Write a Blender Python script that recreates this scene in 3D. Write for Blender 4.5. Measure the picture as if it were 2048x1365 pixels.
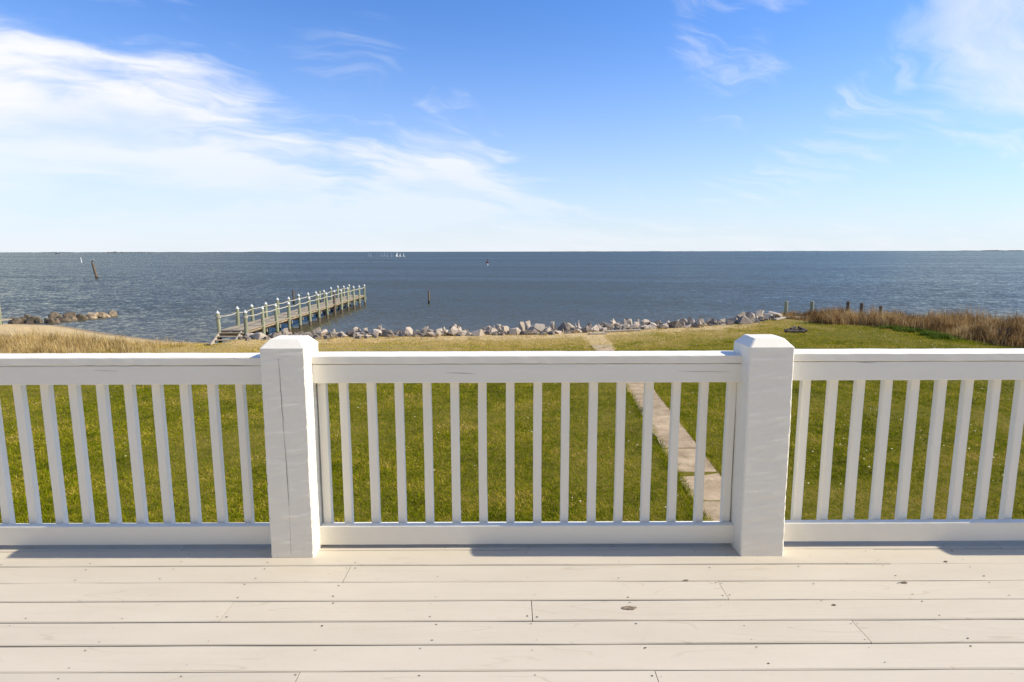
import bpy, bmesh, math, random
import numpy as np
from mathutils import Vector, Matrix, noise as mnoise

R = math.radians
rng = np.random.default_rng(7)
random.seed(7)
scene = bpy.context.scene
for o in list(bpy.data.objects):
    bpy.data.objects.remove(o)

# ------------------------------------------------------------------ camera
CAM_H = 4.75            # eye height over the lawn
DECK_Z = CAM_H - 1.437  # top of the deck boards
F_PX = 1215.0           # focal length for a 2048 px wide picture
PITCH = math.atan(179.1 / F_PX)
YAW = R(0.2)            # turned a little to the right
ROLL = R(0.1)
cam_d = bpy.data.cameras.new('camera')
cam = bpy.data.objects.new('camera', cam_d)
scene.collection.objects.link(cam)
cam_d.sensor_width = 36.0
cam_d.lens = F_PX / 2048 * 36.0
cam_d.clip_start = 0.05
cam_d.clip_end = 60000
cam.matrix_world = (Matrix.Translation((0, 0, CAM_H)) @ Matrix.Rotation(-YAW, 4, 'Z')
                    @ Matrix.Rotation(math.pi / 2 - PITCH, 4, 'X') @ Matrix.Rotation(-ROLL, 4, 'Z'))
scene.camera = cam

# survey helpers: read a bearing off the photograph and meet it with a real level
def ray(px, py):
    u = (px - 1024) / F_PX
    v = -(py - 682.5) / F_PX
    c, s = math.cos(ROLL), math.sin(ROLL)
    u, v = u * c + v * s, -u * s + v * c
    x, y, z = u, math.cos(PITCH) + v * math.sin(PITCH), -math.sin(PITCH) + v * math.cos(PITCH)
    c, s = math.cos(YAW), math.sin(YAW)
    return (x * c + y * s, -x * s + y * c, z)

def on_level(px, py, z):
    d = ray(px, py)
    t = (z - CAM_H) / d[2]
    return Vector((d[0] * t, d[1] * t, z))

def at_range(px, py, y):
    d = ray(px, py)
    t = y / d[1]
    return Vector((d[0] * t, y, CAM_H + d[2] * t))

def bearing(px, py):
    d = ray(px, py)
    return math.atan2(d[0], d[1]), math.atan2(d[2], math.hypot(d[0], d[1]))

# ------------------------------------------------------------------ light
SUN_EL = R(38.5)
SUN_AZ = R(90.3)        # clockwise from +Y: from the right, along the railing
SUN_STRENGTH = 4.5
SKY_STRENGTH = 0.10
EXPOSURE = 0.45
sun_d = bpy.data.lights.new('sun', 'SUN')
sun_d.energy = SUN_STRENGTH
sun_d.angle = R(0.53)
sun_d.color = (1.0, 0.905, 0.72)
sun = bpy.data.objects.new('sun', sun_d)
scene.collection.objects.link(sun)
sdir = Vector((math.sin(SUN_AZ) * math.cos(SUN_EL), math.cos(SUN_AZ) * math.cos(SUN_EL), math.sin(SUN_EL)))
sun.rotation_euler = sdir.to_track_quat('Z', 'Y').to_euler()
sun.location = sdir * 60

class NT:
    """short-hand for building node trees"""
    def __init__(self, tree):
        self.t = tree
        self.n = tree.nodes
        self.l = tree.links
    def node(self, typ, **kw):
        nd = self.n.new(typ)
        for k, v in kw.items():
            setattr(nd, k, v)
        return nd
    def set(self, sock, val):
        if isinstance(val, bpy.types.NodeSocket):
            self.l.new(val, sock)
        else:
            sock.default_value = val
    def math(self, op, a, b=0.0, c=None, clamp=False):
        nd = self.node('ShaderNodeMath', operation=op, use_clamp=clamp)
        self.set(nd.inputs[0], a)
        self.set(nd.inputs[1], b)
        if c is not None:
            self.set(nd.inputs[2], c)
        return nd.outputs[0]
    def vmath(self, op, a, b=(0, 0, 0), scale=None):
        nd = self.node('ShaderNodeVectorMath', operation=op)
        self.set(nd.inputs[0], a)
        self.set(nd.inputs[1], b)
        if scale is not None:
            self.set(nd.inputs['Scale'], scale)
        return nd.outputs[0]
    def sep(self, v):
        nd = self.node('ShaderNodeSeparateXYZ')
        self.set(nd.inputs[0], v)
        return nd.outputs
    def comb(self, x, y, z):
        nd = self.node('ShaderNodeCombineXYZ')
        for i, v in enumerate((x, y, z)):
            self.set(nd.inputs[i], v)
        return nd.outputs[0]
    def noise(self, vec, scale, detail=4, rough=0.5, dist=0.0, color=False):
        nd = self.node('ShaderNodeTexNoise')
        self.set(nd.inputs['Vector'], vec)
        nd.inputs['Scale'].default_value = scale
        nd.inputs['Detail'].default_value = detail
        nd.inputs['Roughness'].default_value = rough
        nd.inputs['Distortion'].default_value = dist
        return nd.outputs['Color' if color else 'Fac']
    def mapr(self, v, a, b, c=0.0, d=1.0, smooth=False):
        nd = self.node('ShaderNodeMapRange')
        nd.interpolation_type = 'SMOOTHSTEP' if smooth else 'LINEAR'
        nd.clamp = True
        for i, x in enumerate((v, a, b, c, d)):
            self.set(nd.inputs[i], x)
        return nd.outputs[0]
    def mix(self, fac, a, b, mode='MIX'):
        nd = self.node('ShaderNodeMix', data_type='RGBA', blend_type=mode)
        self.set(nd.inputs[0], fac)
        self.set(nd.inputs[6], a if isinstance(a, bpy.types.NodeSocket) else (*a, 1))
        self.set(nd.inputs[7], b if isinstance(b, bpy.types.NodeSocket) else (*b, 1))
        return nd.outputs[2]
    def scale_vec(self, v, s):
        return self.vmath('MULTIPLY', v, s)

world = bpy.data.worlds.new('World')
scene.world = world
world.use_nodes = True
w = NT(world.node_tree)
w.n.clear()
sky = w.node('ShaderNodeTexSky', sky_type='NISHITA')
sky.sun_disc = False
sky.sun_elevation = SUN_EL
sky.sun_rotation = SUN_AZ
sky.altitude = 0
sky.air_density = 1.0
sky.dust_density = 0.4
sky.ozone_density = 2.0
tc = w.node('ShaderNodeTexCoord')
dvec = w.vmath('NORMALIZE', tc.outputs['Generated'])
dx, dy, dz = w.sep(dvec)
az = w.math('ARCTAN2', dx, dy)
el = w.math('ARCSINE', dz)
zc = w.math('MAXIMUM', dz, 0.0)
zz = w.math('ADD', zc, 0.22)
plane = w.comb(w.math('DIVIDE', dx, zz), w.math('DIVIDE', dy, zz), 0.0)
# cirrus: warped, stretched noise on a high flat layer
rot = w.node('ShaderNodeVectorRotate', rotation_type='Z_AXIS')
w.set(rot.inputs['Vector'], plane)
rot.inputs['Angle'].default_value = R(-28)
warp = w.noise(plane, 1.6, 3, 0.55, color=True)
warped = w.vmath('ADD', rot.outputs[0], w.vmath('SCALE', w.vmath('SUBTRACT', warp, (0.5, 0.5, 0.5)), scale=0.55))
wisp = w.noise(w.scale_vec(warped, (1.0, 2.2, 1.0)), 2.0, 9, 0.56)
soft = w.noise(w.scale_vec(warped, (0.8, 1.5, 1.0)), 1.1, 5, 0.5)
fib = w.noise(w.scale_vec(warped, (1.0, 4.5, 1.0)), 2.6, 8, 0.60)
# upper outline of the cloud bank all round the horizon
EL_MAX = R(40)
cur = w.node('ShaderNodeFloatCurve')
w.set(cur.inputs['Value'], w.mapr(az, -math.pi, math.pi))
pts = [bearing(*p) for p in [(0, 20), (200, 70), (350, 125), (500, 200), (620, 262), (690, 300), (760, 285), (860, 255),
                             (950, 285), (1010, 340), (1110, 405), (1230, 450), (1500, 478), (2040, 488)]]
full = [(-math.pi, R(9)), (R(-150), R(14)), (R(-120), R(6)), (R(-95), R(12)), (R(-68), R(20)), (R(-50), R(18.5))] + pts + \
       [(R(60), R(2)), (R(85), R(8)), (R(110), R(13)), (R(140), R(5)), (R(165), R(8)), (math.pi, R(9))]
c0 = cur.mapping.curves[0]
P = [((a + math.pi) / (2 * math.pi), e / EL_MAX) for a, e in full]
c0.points[0].location = P[0]
c0.points[1].location = P[-1]
for p in P[1:-1]:
    c0.points.new(*p)
cur.mapping.update()
edge = w.math('MULTIPLY', cur.outputs[0], EL_MAX)
g = w.math('SUBTRACT', edge, el)
g = w.math('ADD', g, w.math('MULTIPLY', w.math('SUBTRACT', wisp, 0.52), R(17)))
g = w.math('ADD', g, w.math('MULTIPLY', w.math('SUBTRACT', fib, 0.5), R(2.2)))
bank = w.mapr(g, R(-2.6), R(4.0), 0, 1, smooth=True)
inner = w.mapr(w.math('ADD', w.math('MULTIPLY', soft, 0.7), w.math('MULTIPLY', wisp, 0.3)), 0.38, 0.56, 0.52, 1.0, smooth=True)
fade = w.mapr(el, R(2.0), R(10.0), 0.30, 1.0)
dens = w.math('MULTIPLY', w.math('MULTIPLY', bank, inner), fade)

def blob(px, py, rx, ry, strength, tilt, nz, amp):
    a0, e0 = bearing(px, py)
    u = w.math('SUBTRACT', az, a0)
    v = w.math('SUBTRACT', el, e0)
    ct, st = math.cos(tilt), math.sin(tilt)
    uu = w.math('ADD', w.math('MULTIPLY', u, ct / rx), w.math('MULTIPLY', v, st / rx))
    vv = w.math('ADD', w.math('MULTIPLY', u, -st / ry), w.math('MULTIPLY', v, ct / ry))
    r = w.math('SQRT', w.math('ADD', w.math('MULTIPLY', uu, uu), w.math('MULTIPLY', vv, vv)))
    k = w.math('SUBTRACT', w.math('ADD', 1.0, w.math('MULTIPLY', w.math('SUBTRACT', nz, 0.5), amp)), r)
    return w.math('MULTIPLY', w.mapr(k, 0.0, 0.55, 0, 1, smooth=True), strength)

streak = w.mapr(fib, 0.40, 0.74, 0.0, 1.0, smooth=True)
right_cloud = w.math('MULTIPLY', blob(2075, 85, R(8.0), R(7.0), 0.60, R(-35), wisp, 1.7), w.mapr(fib, 0.3, 0.62, 0.55, 1.0))
w1 = w.math('MULTIPLY', blob(1460, 75, R(5), R(6.5), 0.40, 0.3, wisp, 2.4), streak)
w2 = w.math('MULTIPLY', blob(1730, 215, R(5.5), R(2.6), 0.40, R(45), wisp, 2.0), streak)
w3 = w.math('MULTIPLY', blob(690, 120, R(6), R(3.5), 0.20, R(20), wisp, 2.2), streak)
w4 = w.math('MULTIPLY', blob(1640, 320, R(13), R(3.0), 0.30, R(18), wisp, 1.6), streak)
for x in (right_cloud, w1, w2, w3, w4):
    dens = w.math('MAXIMUM', dens, x)
# blue of the clear sky, deepened a little; milky band of haze along the horizon
hsv = w.node('ShaderNodeHueSaturation')
w.set(hsv.inputs['Color'], sky.outputs[0])
hsv.inputs['Saturation'].default_value = 1.0
hsv.inputs['Hue'].default_value = 0.5
skyc = w.mix(1.0, hsv.outputs[0], (0.60, 0.965, 1.50), 'MULTIPLY')
haze_k = w.math('POWER', w.mapr(el, 0.0, R(24), 1.0, 0.0), 2.3)
skyc = w.mix(w.math('MULTIPLY', haze_k, 0.92), skyc, (6.15, 6.55, 7.0))
skyc = w.mix(dens, skyc, (7.1, 7.2, 7.55))
bg = w.node('ShaderNodeBackground')
w.set(bg.inputs[0], skyc)
bg.inputs[1].default_value = SKY_STRENGTH
out = w.node('ShaderNodeOutputWorld')
w.l.new(bg.outputs[0], out.inputs[0])

vs = scene.view_settings
vs.view_transform = 'Standard'
vs.look = 'None'
vs.exposure = EXPOSURE
vs.gamma = 1.0
vs.use_curve_mapping = False
scene.cycles.max_bounces = 8
scene.cycles.diffuse_bounces = 4
scene.cycles.sample_clamp_indirect = 6

# ------------------------------------------------------------------ helpers
COL = scene.collection
def tag(o, label=None, cat=None, group=None, kind=None):
    if label: o['label'] = label
    if cat: o['category'] = cat
    if group: o['group'] = group
    if kind: o['kind'] = kind
    return o

def empty(name, loc=(0, 0, 0), rz=0.0):
    o = bpy.data.objects.new(name, None)
    o.location = loc
    o.rotation_euler = (0, 0, rz)
    o.empty_display_size = 0.2
    COL.objects.link(o)
    return o

def link(name, me, mat=None, parent=None, loc=(0, 0, 0), smooth=False):
    if mat is not None and not me.materials:
        me.materials.append(mat)
    o = bpy.data.objects.new(name, me)
    COL.objects.link(o)
    o.location = loc
    if parent is not None:
        o.parent = parent
    if smooth:
        me.polygons.foreach_set('use_smooth', [True] * len(me.polygons))
    return o

def mesh(name, verts, faces):
    me = bpy.data.meshes.new(name)
    me.from_pydata([tuple(v) for v in verts], [], faces)
    me.update()
    return me

class MB:
    """collects simple solids into one mesh"""
    def __init__(self):
        self.v = []
        self.f = []
    def loft(self, rings, caps=True):
        n = len(rings[0])
        b = len(self.v)
        for r in rings:
            self.v += [tuple(p) for p in r]
        for i in range(len(rings) - 1):
            for j in range(n):
                k = (j + 1) % n
                self.f.append((b + i * n + j, b + i * n + k, b + (i + 1) * n + k, b + (i + 1) * n + j))
        if caps:
            self.f.append(tuple(b + j for j in reversed(range(n))))
            self.f.append(tuple(b + (len(rings) - 1) * n + j for j in range(n)))
        return self
    def box(self, c, s, rz=0.0, ch=0.0):
        hx, hy, hz = s[0] / 2, s[1] / 2, s[2] / 2
        ch = ch or min(s) * 0.04
        ca, sa = math.cos(rz), math.sin(rz)
        rings = []
        for z, k in ((-hz, ch), (-hz + ch, 0), (hz - ch, 0), (hz, ch)):
            x, y = hx - k, hy - k
            ring = [(-x + ch, -y), (x - ch, -y), (x, -y + ch), (x, y - ch), (x - ch, y), (-x + ch, y), (-x, y - ch), (-x, -y + ch)]
            rings.append([(c[0] + px * ca - py * sa, c[1] + px * sa + py * ca, c[2] + z) for px, py in ring])
        return self.loft(rings)
    def tube(self, pts, rad, n=10, jit=0.0):
        pts = [Vector(p) for p in pts]
        rings = []
        for i, p in enumerate(pts):
            t = (pts[min(i + 1, len(pts) - 1)] - pts[max(i - 1, 0)]).normalized()
            a = t.orthogonal().normalized() if abs(t.z) < 0.9 else Vector((1, 0, 0))
            a = (a - t * a.dot(t)).normalized()
            b = t.cross(a)
            r = rad[i] if isinstance(rad, (list, tuple)) else rad
            rings.append([p + (a * math.cos(2 * math.pi * k / n) + b * math.sin(2 * math.pi * k / n)) * r * (1 + random.uniform(-jit, jit)) for k in range(n)])
        return self.loft(rings)
    def build(self, name, mat, parent=None, loc=(0, 0, 0), smooth=False, off=(0, 0, 0)):
        v = [(p[0] - off[0], p[1] - off[1], p[2] - off[2]) for p in self.v]
        return link(name, mesh(name, v, self.f), mat, parent, loc, smooth)

def beam(length, d, h, segs, jit, ch, seed=0):
    """long sawn timber along +X from x=0, y 0..d, z 0..h with softened, slightly wandering edges"""
    r = np.random.default_rng(seed)
    rings = []
    for i in range(segs + 1):
        x = length * i / segs
        c = [(0, ch), (ch, 0), (d - ch, 0), (d, ch), (d, h - ch), (d - ch, h), (ch, h), (0, h - ch)]
        k = 0 if i in (0, segs) else 1
        rings.append([(x, cy + k * r.normal(0, jit), cz + k * r.normal(0, jit)) for cy, cz in c])
    m = MB()
    m.loft(rings)
    return m

# ------------------------------------------------------------------ materials
def principled(name):
    m = bpy.data.materials.new(name)
    m.use_nodes = True
    nt = NT(m.node_tree)
    b = m.node_tree.nodes['Principled BSDF']
    return m, nt, b

def bump(nt, b, h, strength, dist):
    nd = nt.node('ShaderNodeBump')
    nd.inputs['Strength'].default_value = strength
    nd.inputs['Distance'].default_value = dist
    nt.set(nd.inputs['Height'], h)
    nt.l.new(nd.outputs[0], b.inputs['Normal'])
    return nd

def objcoord(nt):
    return nt.node('ShaderNodeTexCoord').outputs['Object']

def position(nt):
    return nt.node('ShaderNodeNewGeometry').outputs['Position']

def paint_mat(name, col, kind):
    m, nt, b = principled(name)
    oc = objcoord(nt)
    rnd = nt.node('ShaderNodeObjectInfo').outputs['Random']
    shift = nt.vmath('ADD', oc, nt.comb(nt.math('MULTIPLY', rnd, 37.0), nt.math('MULTIPLY', rnd, 11.0), 0.0))
    if kind == 'post':
        # rough sawn timber: slanting blade marks under the paint
        r2 = nt.node('ShaderNodeVectorRotate', rotation_type='Y_AXIS')
        nt.set(r2.inputs['Vector'], shift)
        r2.inputs['Angle'].default_value = R(20)
        saw = nt.noise(nt.scale_vec(r2.outputs[0], (1.5, 1.5, 80.0)), 1.0, 2, 0.5, 0.15)
        fine = nt.noise(nt.scale_vec(shift, (1.0, 1.0, 0.5)), 160, 3, 0.6)
        grain = nt.noise(nt.scale_vec(shift, (60.0, 60.0, 3.0)), 1.0, 4, 0.6)
        h = nt.math('ADD', nt.math('MULTIPLY', saw, 0.9), nt.math('ADD', nt.math('MULTIPLY', fine, 0.3), nt.math('MULTIPLY', grain, 0.45)))
        bump(nt, b, h, 0.20, 0.005)
        dirt = nt.mapr(nt.noise(nt.scale_vec(shift, (1, 1, 2)), 9.0, 6, 0.65), 0.35, 0.75, 0.0, 1.0)
    else:
        sc = (3.0, 60.0, 60.0) if kind == 'x' else (60.0, 60.0, 2.5)
        grain = nt.noise(nt.scale_vec(shift, sc), 1.0, 5, 0.6, 0.3)
        wav = nt.noise(nt.scale_vec(shift, (1.5, 12, 12) if kind == 'x' else (12, 12, 1.5)), 1.0, 3, 0.5)
        h = nt.math('ADD', grain, nt.math('MULTIPLY', wav, 1.2))
        bump(nt, b, h, 0.35, 0.003)
        dirt = nt.mapr(nt.noise(nt.scale_vec(shift, (0.5, 2, 2) if kind == 'x' else (2, 2, .5)), 5.0, 6, 0.65), 0.35, 0.8, 0.0, 1.0)
    c = nt.mix(nt.math('MULTIPLY', dirt, 0.35), col, tuple(x * k for x, k in zip(col, (0.90, 0.885, 0.85))))
    nt.l.new(c, b.inputs['Base Color'])
    b.inputs['Roughness'].default_value = 0.52
    b.inputs['Specular IOR Level'].default_value = 0.35
    return m

M = {}
M['post'] = paint_mat('white_paint_rough_sawn', (0.86, 0.822, 0.725), 'post')
M['rail'] = paint_mat('white_paint_rail', (0.86, 0.822, 0.725), 'x')
M['baluster'] = paint_mat('white_paint_baluster', (0.86, 0.822, 0.725), 'z')

def deck_mat():
    m, nt, b = principled('cream_deck_paint')
    oc = objcoord(nt)
    rnd = nt.node('ShaderNodeObjectInfo').outputs['Random']
    s = nt.vmath('ADD', oc, nt.comb(nt.math('MULTIPLY', rnd, 53.0), nt.math('MULTIPLY', rnd, 17.0), 0.0))
    # wandering growth rings cut flat: long contour lines
    wob = nt.noise(nt.scale_vec(s, (0.55, 6.0, 1.0)), 1.0, 2, 0.45)
    rings = nt.math('PINGPONG', nt.math('MULTIPLY', wob, 13.0), 0.5)
    line = nt.mapr(rings, 0.0, 0.055, 1.0, 0.0, smooth=True)
    patch = nt.mapr(nt.noise(nt.scale_vec(s, (0.7, 5, 1)), 1.3, 3), 0.42, 0.58)
    line = nt.math('MULTIPLY', line, patch)
    grain = nt.noise(nt.scale_vec(s, (3.0, 120.0, 1.0)), 1.0, 5, 0.65, 0.2)
    fine = nt.noise(s, 240, 2, 0.5)
    h = nt.math('SUBTRACT', nt.math('ADD', nt.math('MULTIPLY', grain, 0.8), nt.math('MULTIPLY', fine, 0.25)), nt.math('MULTIPLY', line, 1.0))
    bump(nt, b, h, 0.28, 0.0022)
    base = (0.640, 0.578, 0.492)
    big = nt.noise(nt.scale_vec(s, (1.0, 3.0, 1.0)), 2.0, 5, 0.6)
    c = nt.mix(nt.mapr(big, 0.3, 0.72), (0.585, 0.525, 0.430), (0.54, 0.480, 0.388))
    c = nt.mix(nt.math('MULTIPLY', line, 0.30), c, (0.36, 0.29, 0.205))
    c = nt.mix(nt.math('MULTIPLY', nt.mapr(grain, 0.52, 0.75), 0.16), c, (0.47, 0.40, 0.31))
    scuff = nt.mapr(nt.noise(s, 14, 8, 0.75), 0.60, 0.72)
    c = nt.mix(nt.math('MULTIPLY', scuff, 0.16), c, (0.45, 0.40, 0.33))
    br = nt.math('ADD', 0.965, nt.math('MULTIPLY', rnd, 0.06))
    c = nt.mix(1.0, c, nt.comb(br, br, br), 'MULTIPLY')
    nt.l.new(c, b.inputs['Base Color'])
    b.inputs['Roughness'].default_value = 0.6
    b.inputs['Specular IOR Level'].default_value = 0.3
    return m
M['deck'] = deck_mat()

def flat_mat(name, col, rough=0.8, var=0.25, scale=12.0, bmp=0.3, bdist=0.02, stretch=(1, 1, 1), col2=None, spec=0.3):
    m, nt, b = principled(name)
    oc = objcoord(nt)
    rnd = nt.node('ShaderNodeObjectInfo').outputs['Random']
    s = nt.vmath('ADD', nt.scale_vec(oc, stretch), nt.comb(nt.math('MULTIPLY', rnd, 31.0), nt.math('MULTIPLY', rnd, 7.0), 0.0))
    n1 = nt.noise(s, scale, 6, 0.6)
    c2 = col2 or tuple(x * (1 - var) for x in col)
    c = nt.mix(nt.mapr(n1, 0.32, 0.68), col, c2)
    br = nt.math('ADD', 1 - var * 0.4, nt.math('MULTIPLY', rnd, var * 0.8))
    c = nt.mix(1.0, c, nt.comb(br, br, br), 'MULTIPLY')
    nt.l.new(c, b.inputs['Base Color'])
    b.inputs['Roughness'].default_value = rough
    b.inputs['Specular IOR Level'].default_value = spec
    if bmp:
        bump(nt, b, nt.noise(s, scale * 2.2, 6, 0.65), bmp, bdist)
    return m

M['nail'] = flat_mat('rusted_nail', (0.07, 0.05, 0.04), 0.7, 0.3, 200, 0.0)
M['knot'] = flat_mat('bare_knot', (0.33, 0.26, 0.18), 0.8, 0.5, 160, 0.5, 0.004, col2=(0.06, 0.045, 0.03))
M['crack'] = flat_mat('open_check', (0.10, 0.095, 0.09), 0.9, 0.3, 60, 0.0)
M['joist'] = flat_mat('weathered_joist', (0.22, 0.19, 0.15), 0.85, 0.3, 20, 0.2)
M['granite'] = flat_mat('riprap_granite', (0.50, 0.41, 0.30), 0.85, 0.35, 5.0, 0.6, 0.05, col2=(0.34, 0.275, 0.20))
M['granite_pale'] = flat_mat('pale_granite', (0.57, 0.475, 0.36), 0.85, 0.3, 5.0, 0.6, 0.05, col2=(0.43, 0.35, 0.265))
M['granite_dark'] = flat_mat('dark_granite', (0.27, 0.225, 0.18), 0.85, 0.3, 5.0, 0.6, 0.05, col2=(0.15, 0.12, 0.095))
M['wet_rock'] = flat_mat('algae_rock', (0.19, 0.14, 0.088), 0.8, 0.4, 3.0, 0.7, 0.08, col2=(0.075, 0.06, 0.04))
M['barnacle_rock'] = flat_mat('bleached_rock', (0.44, 0.33, 0.21), 0.85, 0.4, 4.0, 0.7, 0.06, col2=(0.17, 0.125, 0.08))
M['pile_green'] = flat_mat('treated_piling', (0.33, 0.335, 0.215), 0.85, 0.3, 4.0, 0.3, 0.02, stretch=(4, 4, .6), col2=(0.21, 0.225, 0.13))
M['pile_brown'] = flat_mat('brown_piling', (0.17, 0.125, 0.085), 0.85, 0.3, 4.0, 0.3, 0.02, stretch=(4, 4, .6))
M['pile_wet'] = flat_mat('wet_dark_piling', (0.035, 0.030, 0.024), 0.6, 0.4, 6.0, 0.3, 0.02)
M['pile_cap'] = flat_mat('white_cap', (0.60, 0.60, 0.57), 0.5, 0.06, 6.0, 0.0)
M['pier_wood'] = flat_mat('weathered_plank', (0.46, 0.375, 0.25), 0.85, 0.4, 3.0, 0.3, 0.01, stretch=(1, 6, 1), col2=(0.31, 0.25, 0.17))
M['pier_beam'] = flat_mat('tan_stringer', (0.42, 0.32, 0.20), 0.85, 0.25, 3.0, 0.2, 0.01, stretch=(3, .6, 3))  # plain tan timber tone for stringers and side boards
M['rope'] = flat_mat('rope', (0.50, 0.46, 0.37), 0.9, 0.2, 30, 0.0)
M['char'] = flat_mat('charred_wood', (0.045, 0.036, 0.030), 0.9, 0.5, 8, 0.5, 0.03, col2=(0.13, 0.10, 0.08))
M['driftwood'] = flat_mat('bleached_driftwood', (0.46, 0.40, 0.31), 0.85, 0.25, 6, 0.3, 0.02)
M['twig'] = flat_mat('bare_twig', (0.10, 0.075, 0.055), 0.9, 0.3, 20, 0.0)
M['sail'] = flat_mat('sailcloth', (0.8, 0.8, 0.8), 0.7, 0.04, 1, 0.0)
M['hull'] = flat_mat('boat_hull', (0.6, 0.6, 0.6), 0.4, 0.05, 1, 0.0)
M['boat_dark'] = flat_mat('boat_dark_hull', (0.08, 0.04, 0.035), 0.5, 0.1, 1, 0.0)
M['marker_red'] = flat_mat('daymark_red', (0.30, 0.085, 0.045), 0.6, 0.2, 3, 0.0)
M['marker_white'] = flat_mat('marker_white', (0.75, 0.75, 0.72), 0.6, 0.1, 3, 0.0)
M['bird'] = flat_mat('bird_plumage', (0.035, 0.03, 0.028), 0.8, 0.3, 12, 0.0)
M['bird_head'] = flat_mat('bird_pale_head', (0.62, 0.60, 0.55), 0.8, 0.1, 12, 0.0)
M['far_shore'] = flat_mat('far_trees', (0.085, 0.10, 0.095), 0.95, 0.3, .02, 0.0)
M['far_sand'] = flat_mat('far_sand', (0.34, 0.30, 0.24), 0.95, 0.2, .02, 0.0)
M['leaf'] = flat_mat('groundcover_leaf', (0.10, 0.155, 0.035), 0.6, 0.35, 3, 0.0, col2=(0.055, 0.10, 0.02))

# ------------------------------------------------------------------ ground
WATER_Z = -0.75
shore_pts = [(-400, 52), (-90, 50), (-60, 49), (-40, 47), (-34.3, 46.2), (-28.8, 42.1), (-25.9, 40.3), (-23.2, 38.6), (-20.9, 37.3), (-18.3, 36.9), (-15.8, 36.3),
             (-14, 35.6), (-9, 36.4), (-3.5, 37.2), (2.2, 37.6), (5.3, 39.0), (8.5, 40.0), (12, 41.2), (15.9, 43.2), (19, 45.4),
             (22, 46.6), (26, 45), (32, 43), (45, 41), (90, 40), (400, 40)]
_sx = np.array([p[0] for p in shore_pts]); _sy = np.array([p[1] for p in shore_pts])
def shore_y(x):
    return np.interp(x, _sx, _sy)
def ground_z(x, y):
    x = np.asarray(x, float); y = np.asarray(y, float)
    s = shore_y(x) - y
    slope = np.interp(x, [-15.5, -14.2, 14, 24], [0.105, 0.42, 0.42, 0.30])
    z = WATER_Z + s * slope
    z = np.where(z > 0, 0, z)
    # round the shoulder of the bank
    z = np.where((z > -0.25), -((np.clip(0.0 - z, 0, 1)) ** 1.35), z)
    return np.maximum(z, -2.2)

def build_ground():
    def axis(dense, step, far):
        a = np.arange(dense[0], dense[1] + 1e-6, step)
        return np.concatenate([np.array(far[0]), a, np.array(far[1])])
    xs = axis((-60, 50), 0.5, ([-400, -250, -150, -100, -80, -70], [60, 70, 90, 130, 200, 400]))
    ys = axis((0, 52), 0.4, ([-250, -120, -60, -30, -12], [54, 60]))
    X, Y = np.meshgrid(xs, ys)
    Z = ground_z(X, Y)
    for j in range(len(ys)):
        for i in range(len(xs)):
            if abs(xs[i]) < 62 and ys[j] > 4:
                Z[j, i] += 0.03 * mnoise.noise(Vector((xs[i] * .22, ys[j] * .22, 0))) + 0.012 * mnoise.noise(Vector((xs[i] * .9, ys[j] * .9, 5)))
    nx, ny = len(xs), len(ys)
    v = np.stack([X.ravel(), Y.ravel(), Z.ravel()], 1)
    idx = np.arange(nx * ny).reshape(ny, nx)
    f = np.stack([idx[:-1, :-1].ravel(), idx[:-1, 1:].ravel(), idx[1:, 1:].ravel(), idx[1:, :-1].ravel()], 1)
    me = bpy.data.meshes.new('ground')
    me.from_pydata(v.tolist(), [], f.tolist())
    at = me.attributes.new('sand', 'FLOAT', 'POINT')
    at.data.foreach_set('value', sand_mask(X.ravel(), Y.ravel()).astype(np.float32))
    at = me.attributes.new('dry', 'FLOAT', 'POINT')
    at.data.foreach_set('value', dry_mask(X.ravel(), Y.ravel()).astype(np.float32))
    me.polygons.foreach_set('use_smooth', [True] * len(me.polygons))
    return me

def sstep(a, b, x):
    t = np.clip((x - a) / (b - a), 0, 1)
    return t * t * (3 - 2 * t)

def sand_mask(x, y):
    """1 on bare sand, 0 on turf; follows the shore"""
    s = shore_y(x) - y
    left = sstep(-15.2, -19, x)
    beach = sstep(np.interp(x, [-24, -17], [13.5, 6.0]), np.interp(x, [-24, -17], [10.0, 3.0]), s) * left
    strip = 0.74 * sstep(7.0, 3.2, s) * (1 - left) * sstep(20, 15, x)
    mouth = .8 * sstep(1.1, 0.3, np.abs(x - 4.7)) * sstep(28.9, 29.8, y)
    return np.clip(np.maximum(np.maximum(beach, strip), mouth), 0, 1)

def dry_mask(x, y):
    """how straw-coloured the turf is (0 fresh, 1 dry)"""
    s = shore_y(x) - y
    return np.clip(sstep(14, 5.0, s) * np.interp(x, [-30, -10, 8, 18, 26], [1, .95, .85, .55, .25]) + sstep(-8.5, -13, x) * sstep(25, 28.5, y), 0, 1)

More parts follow.
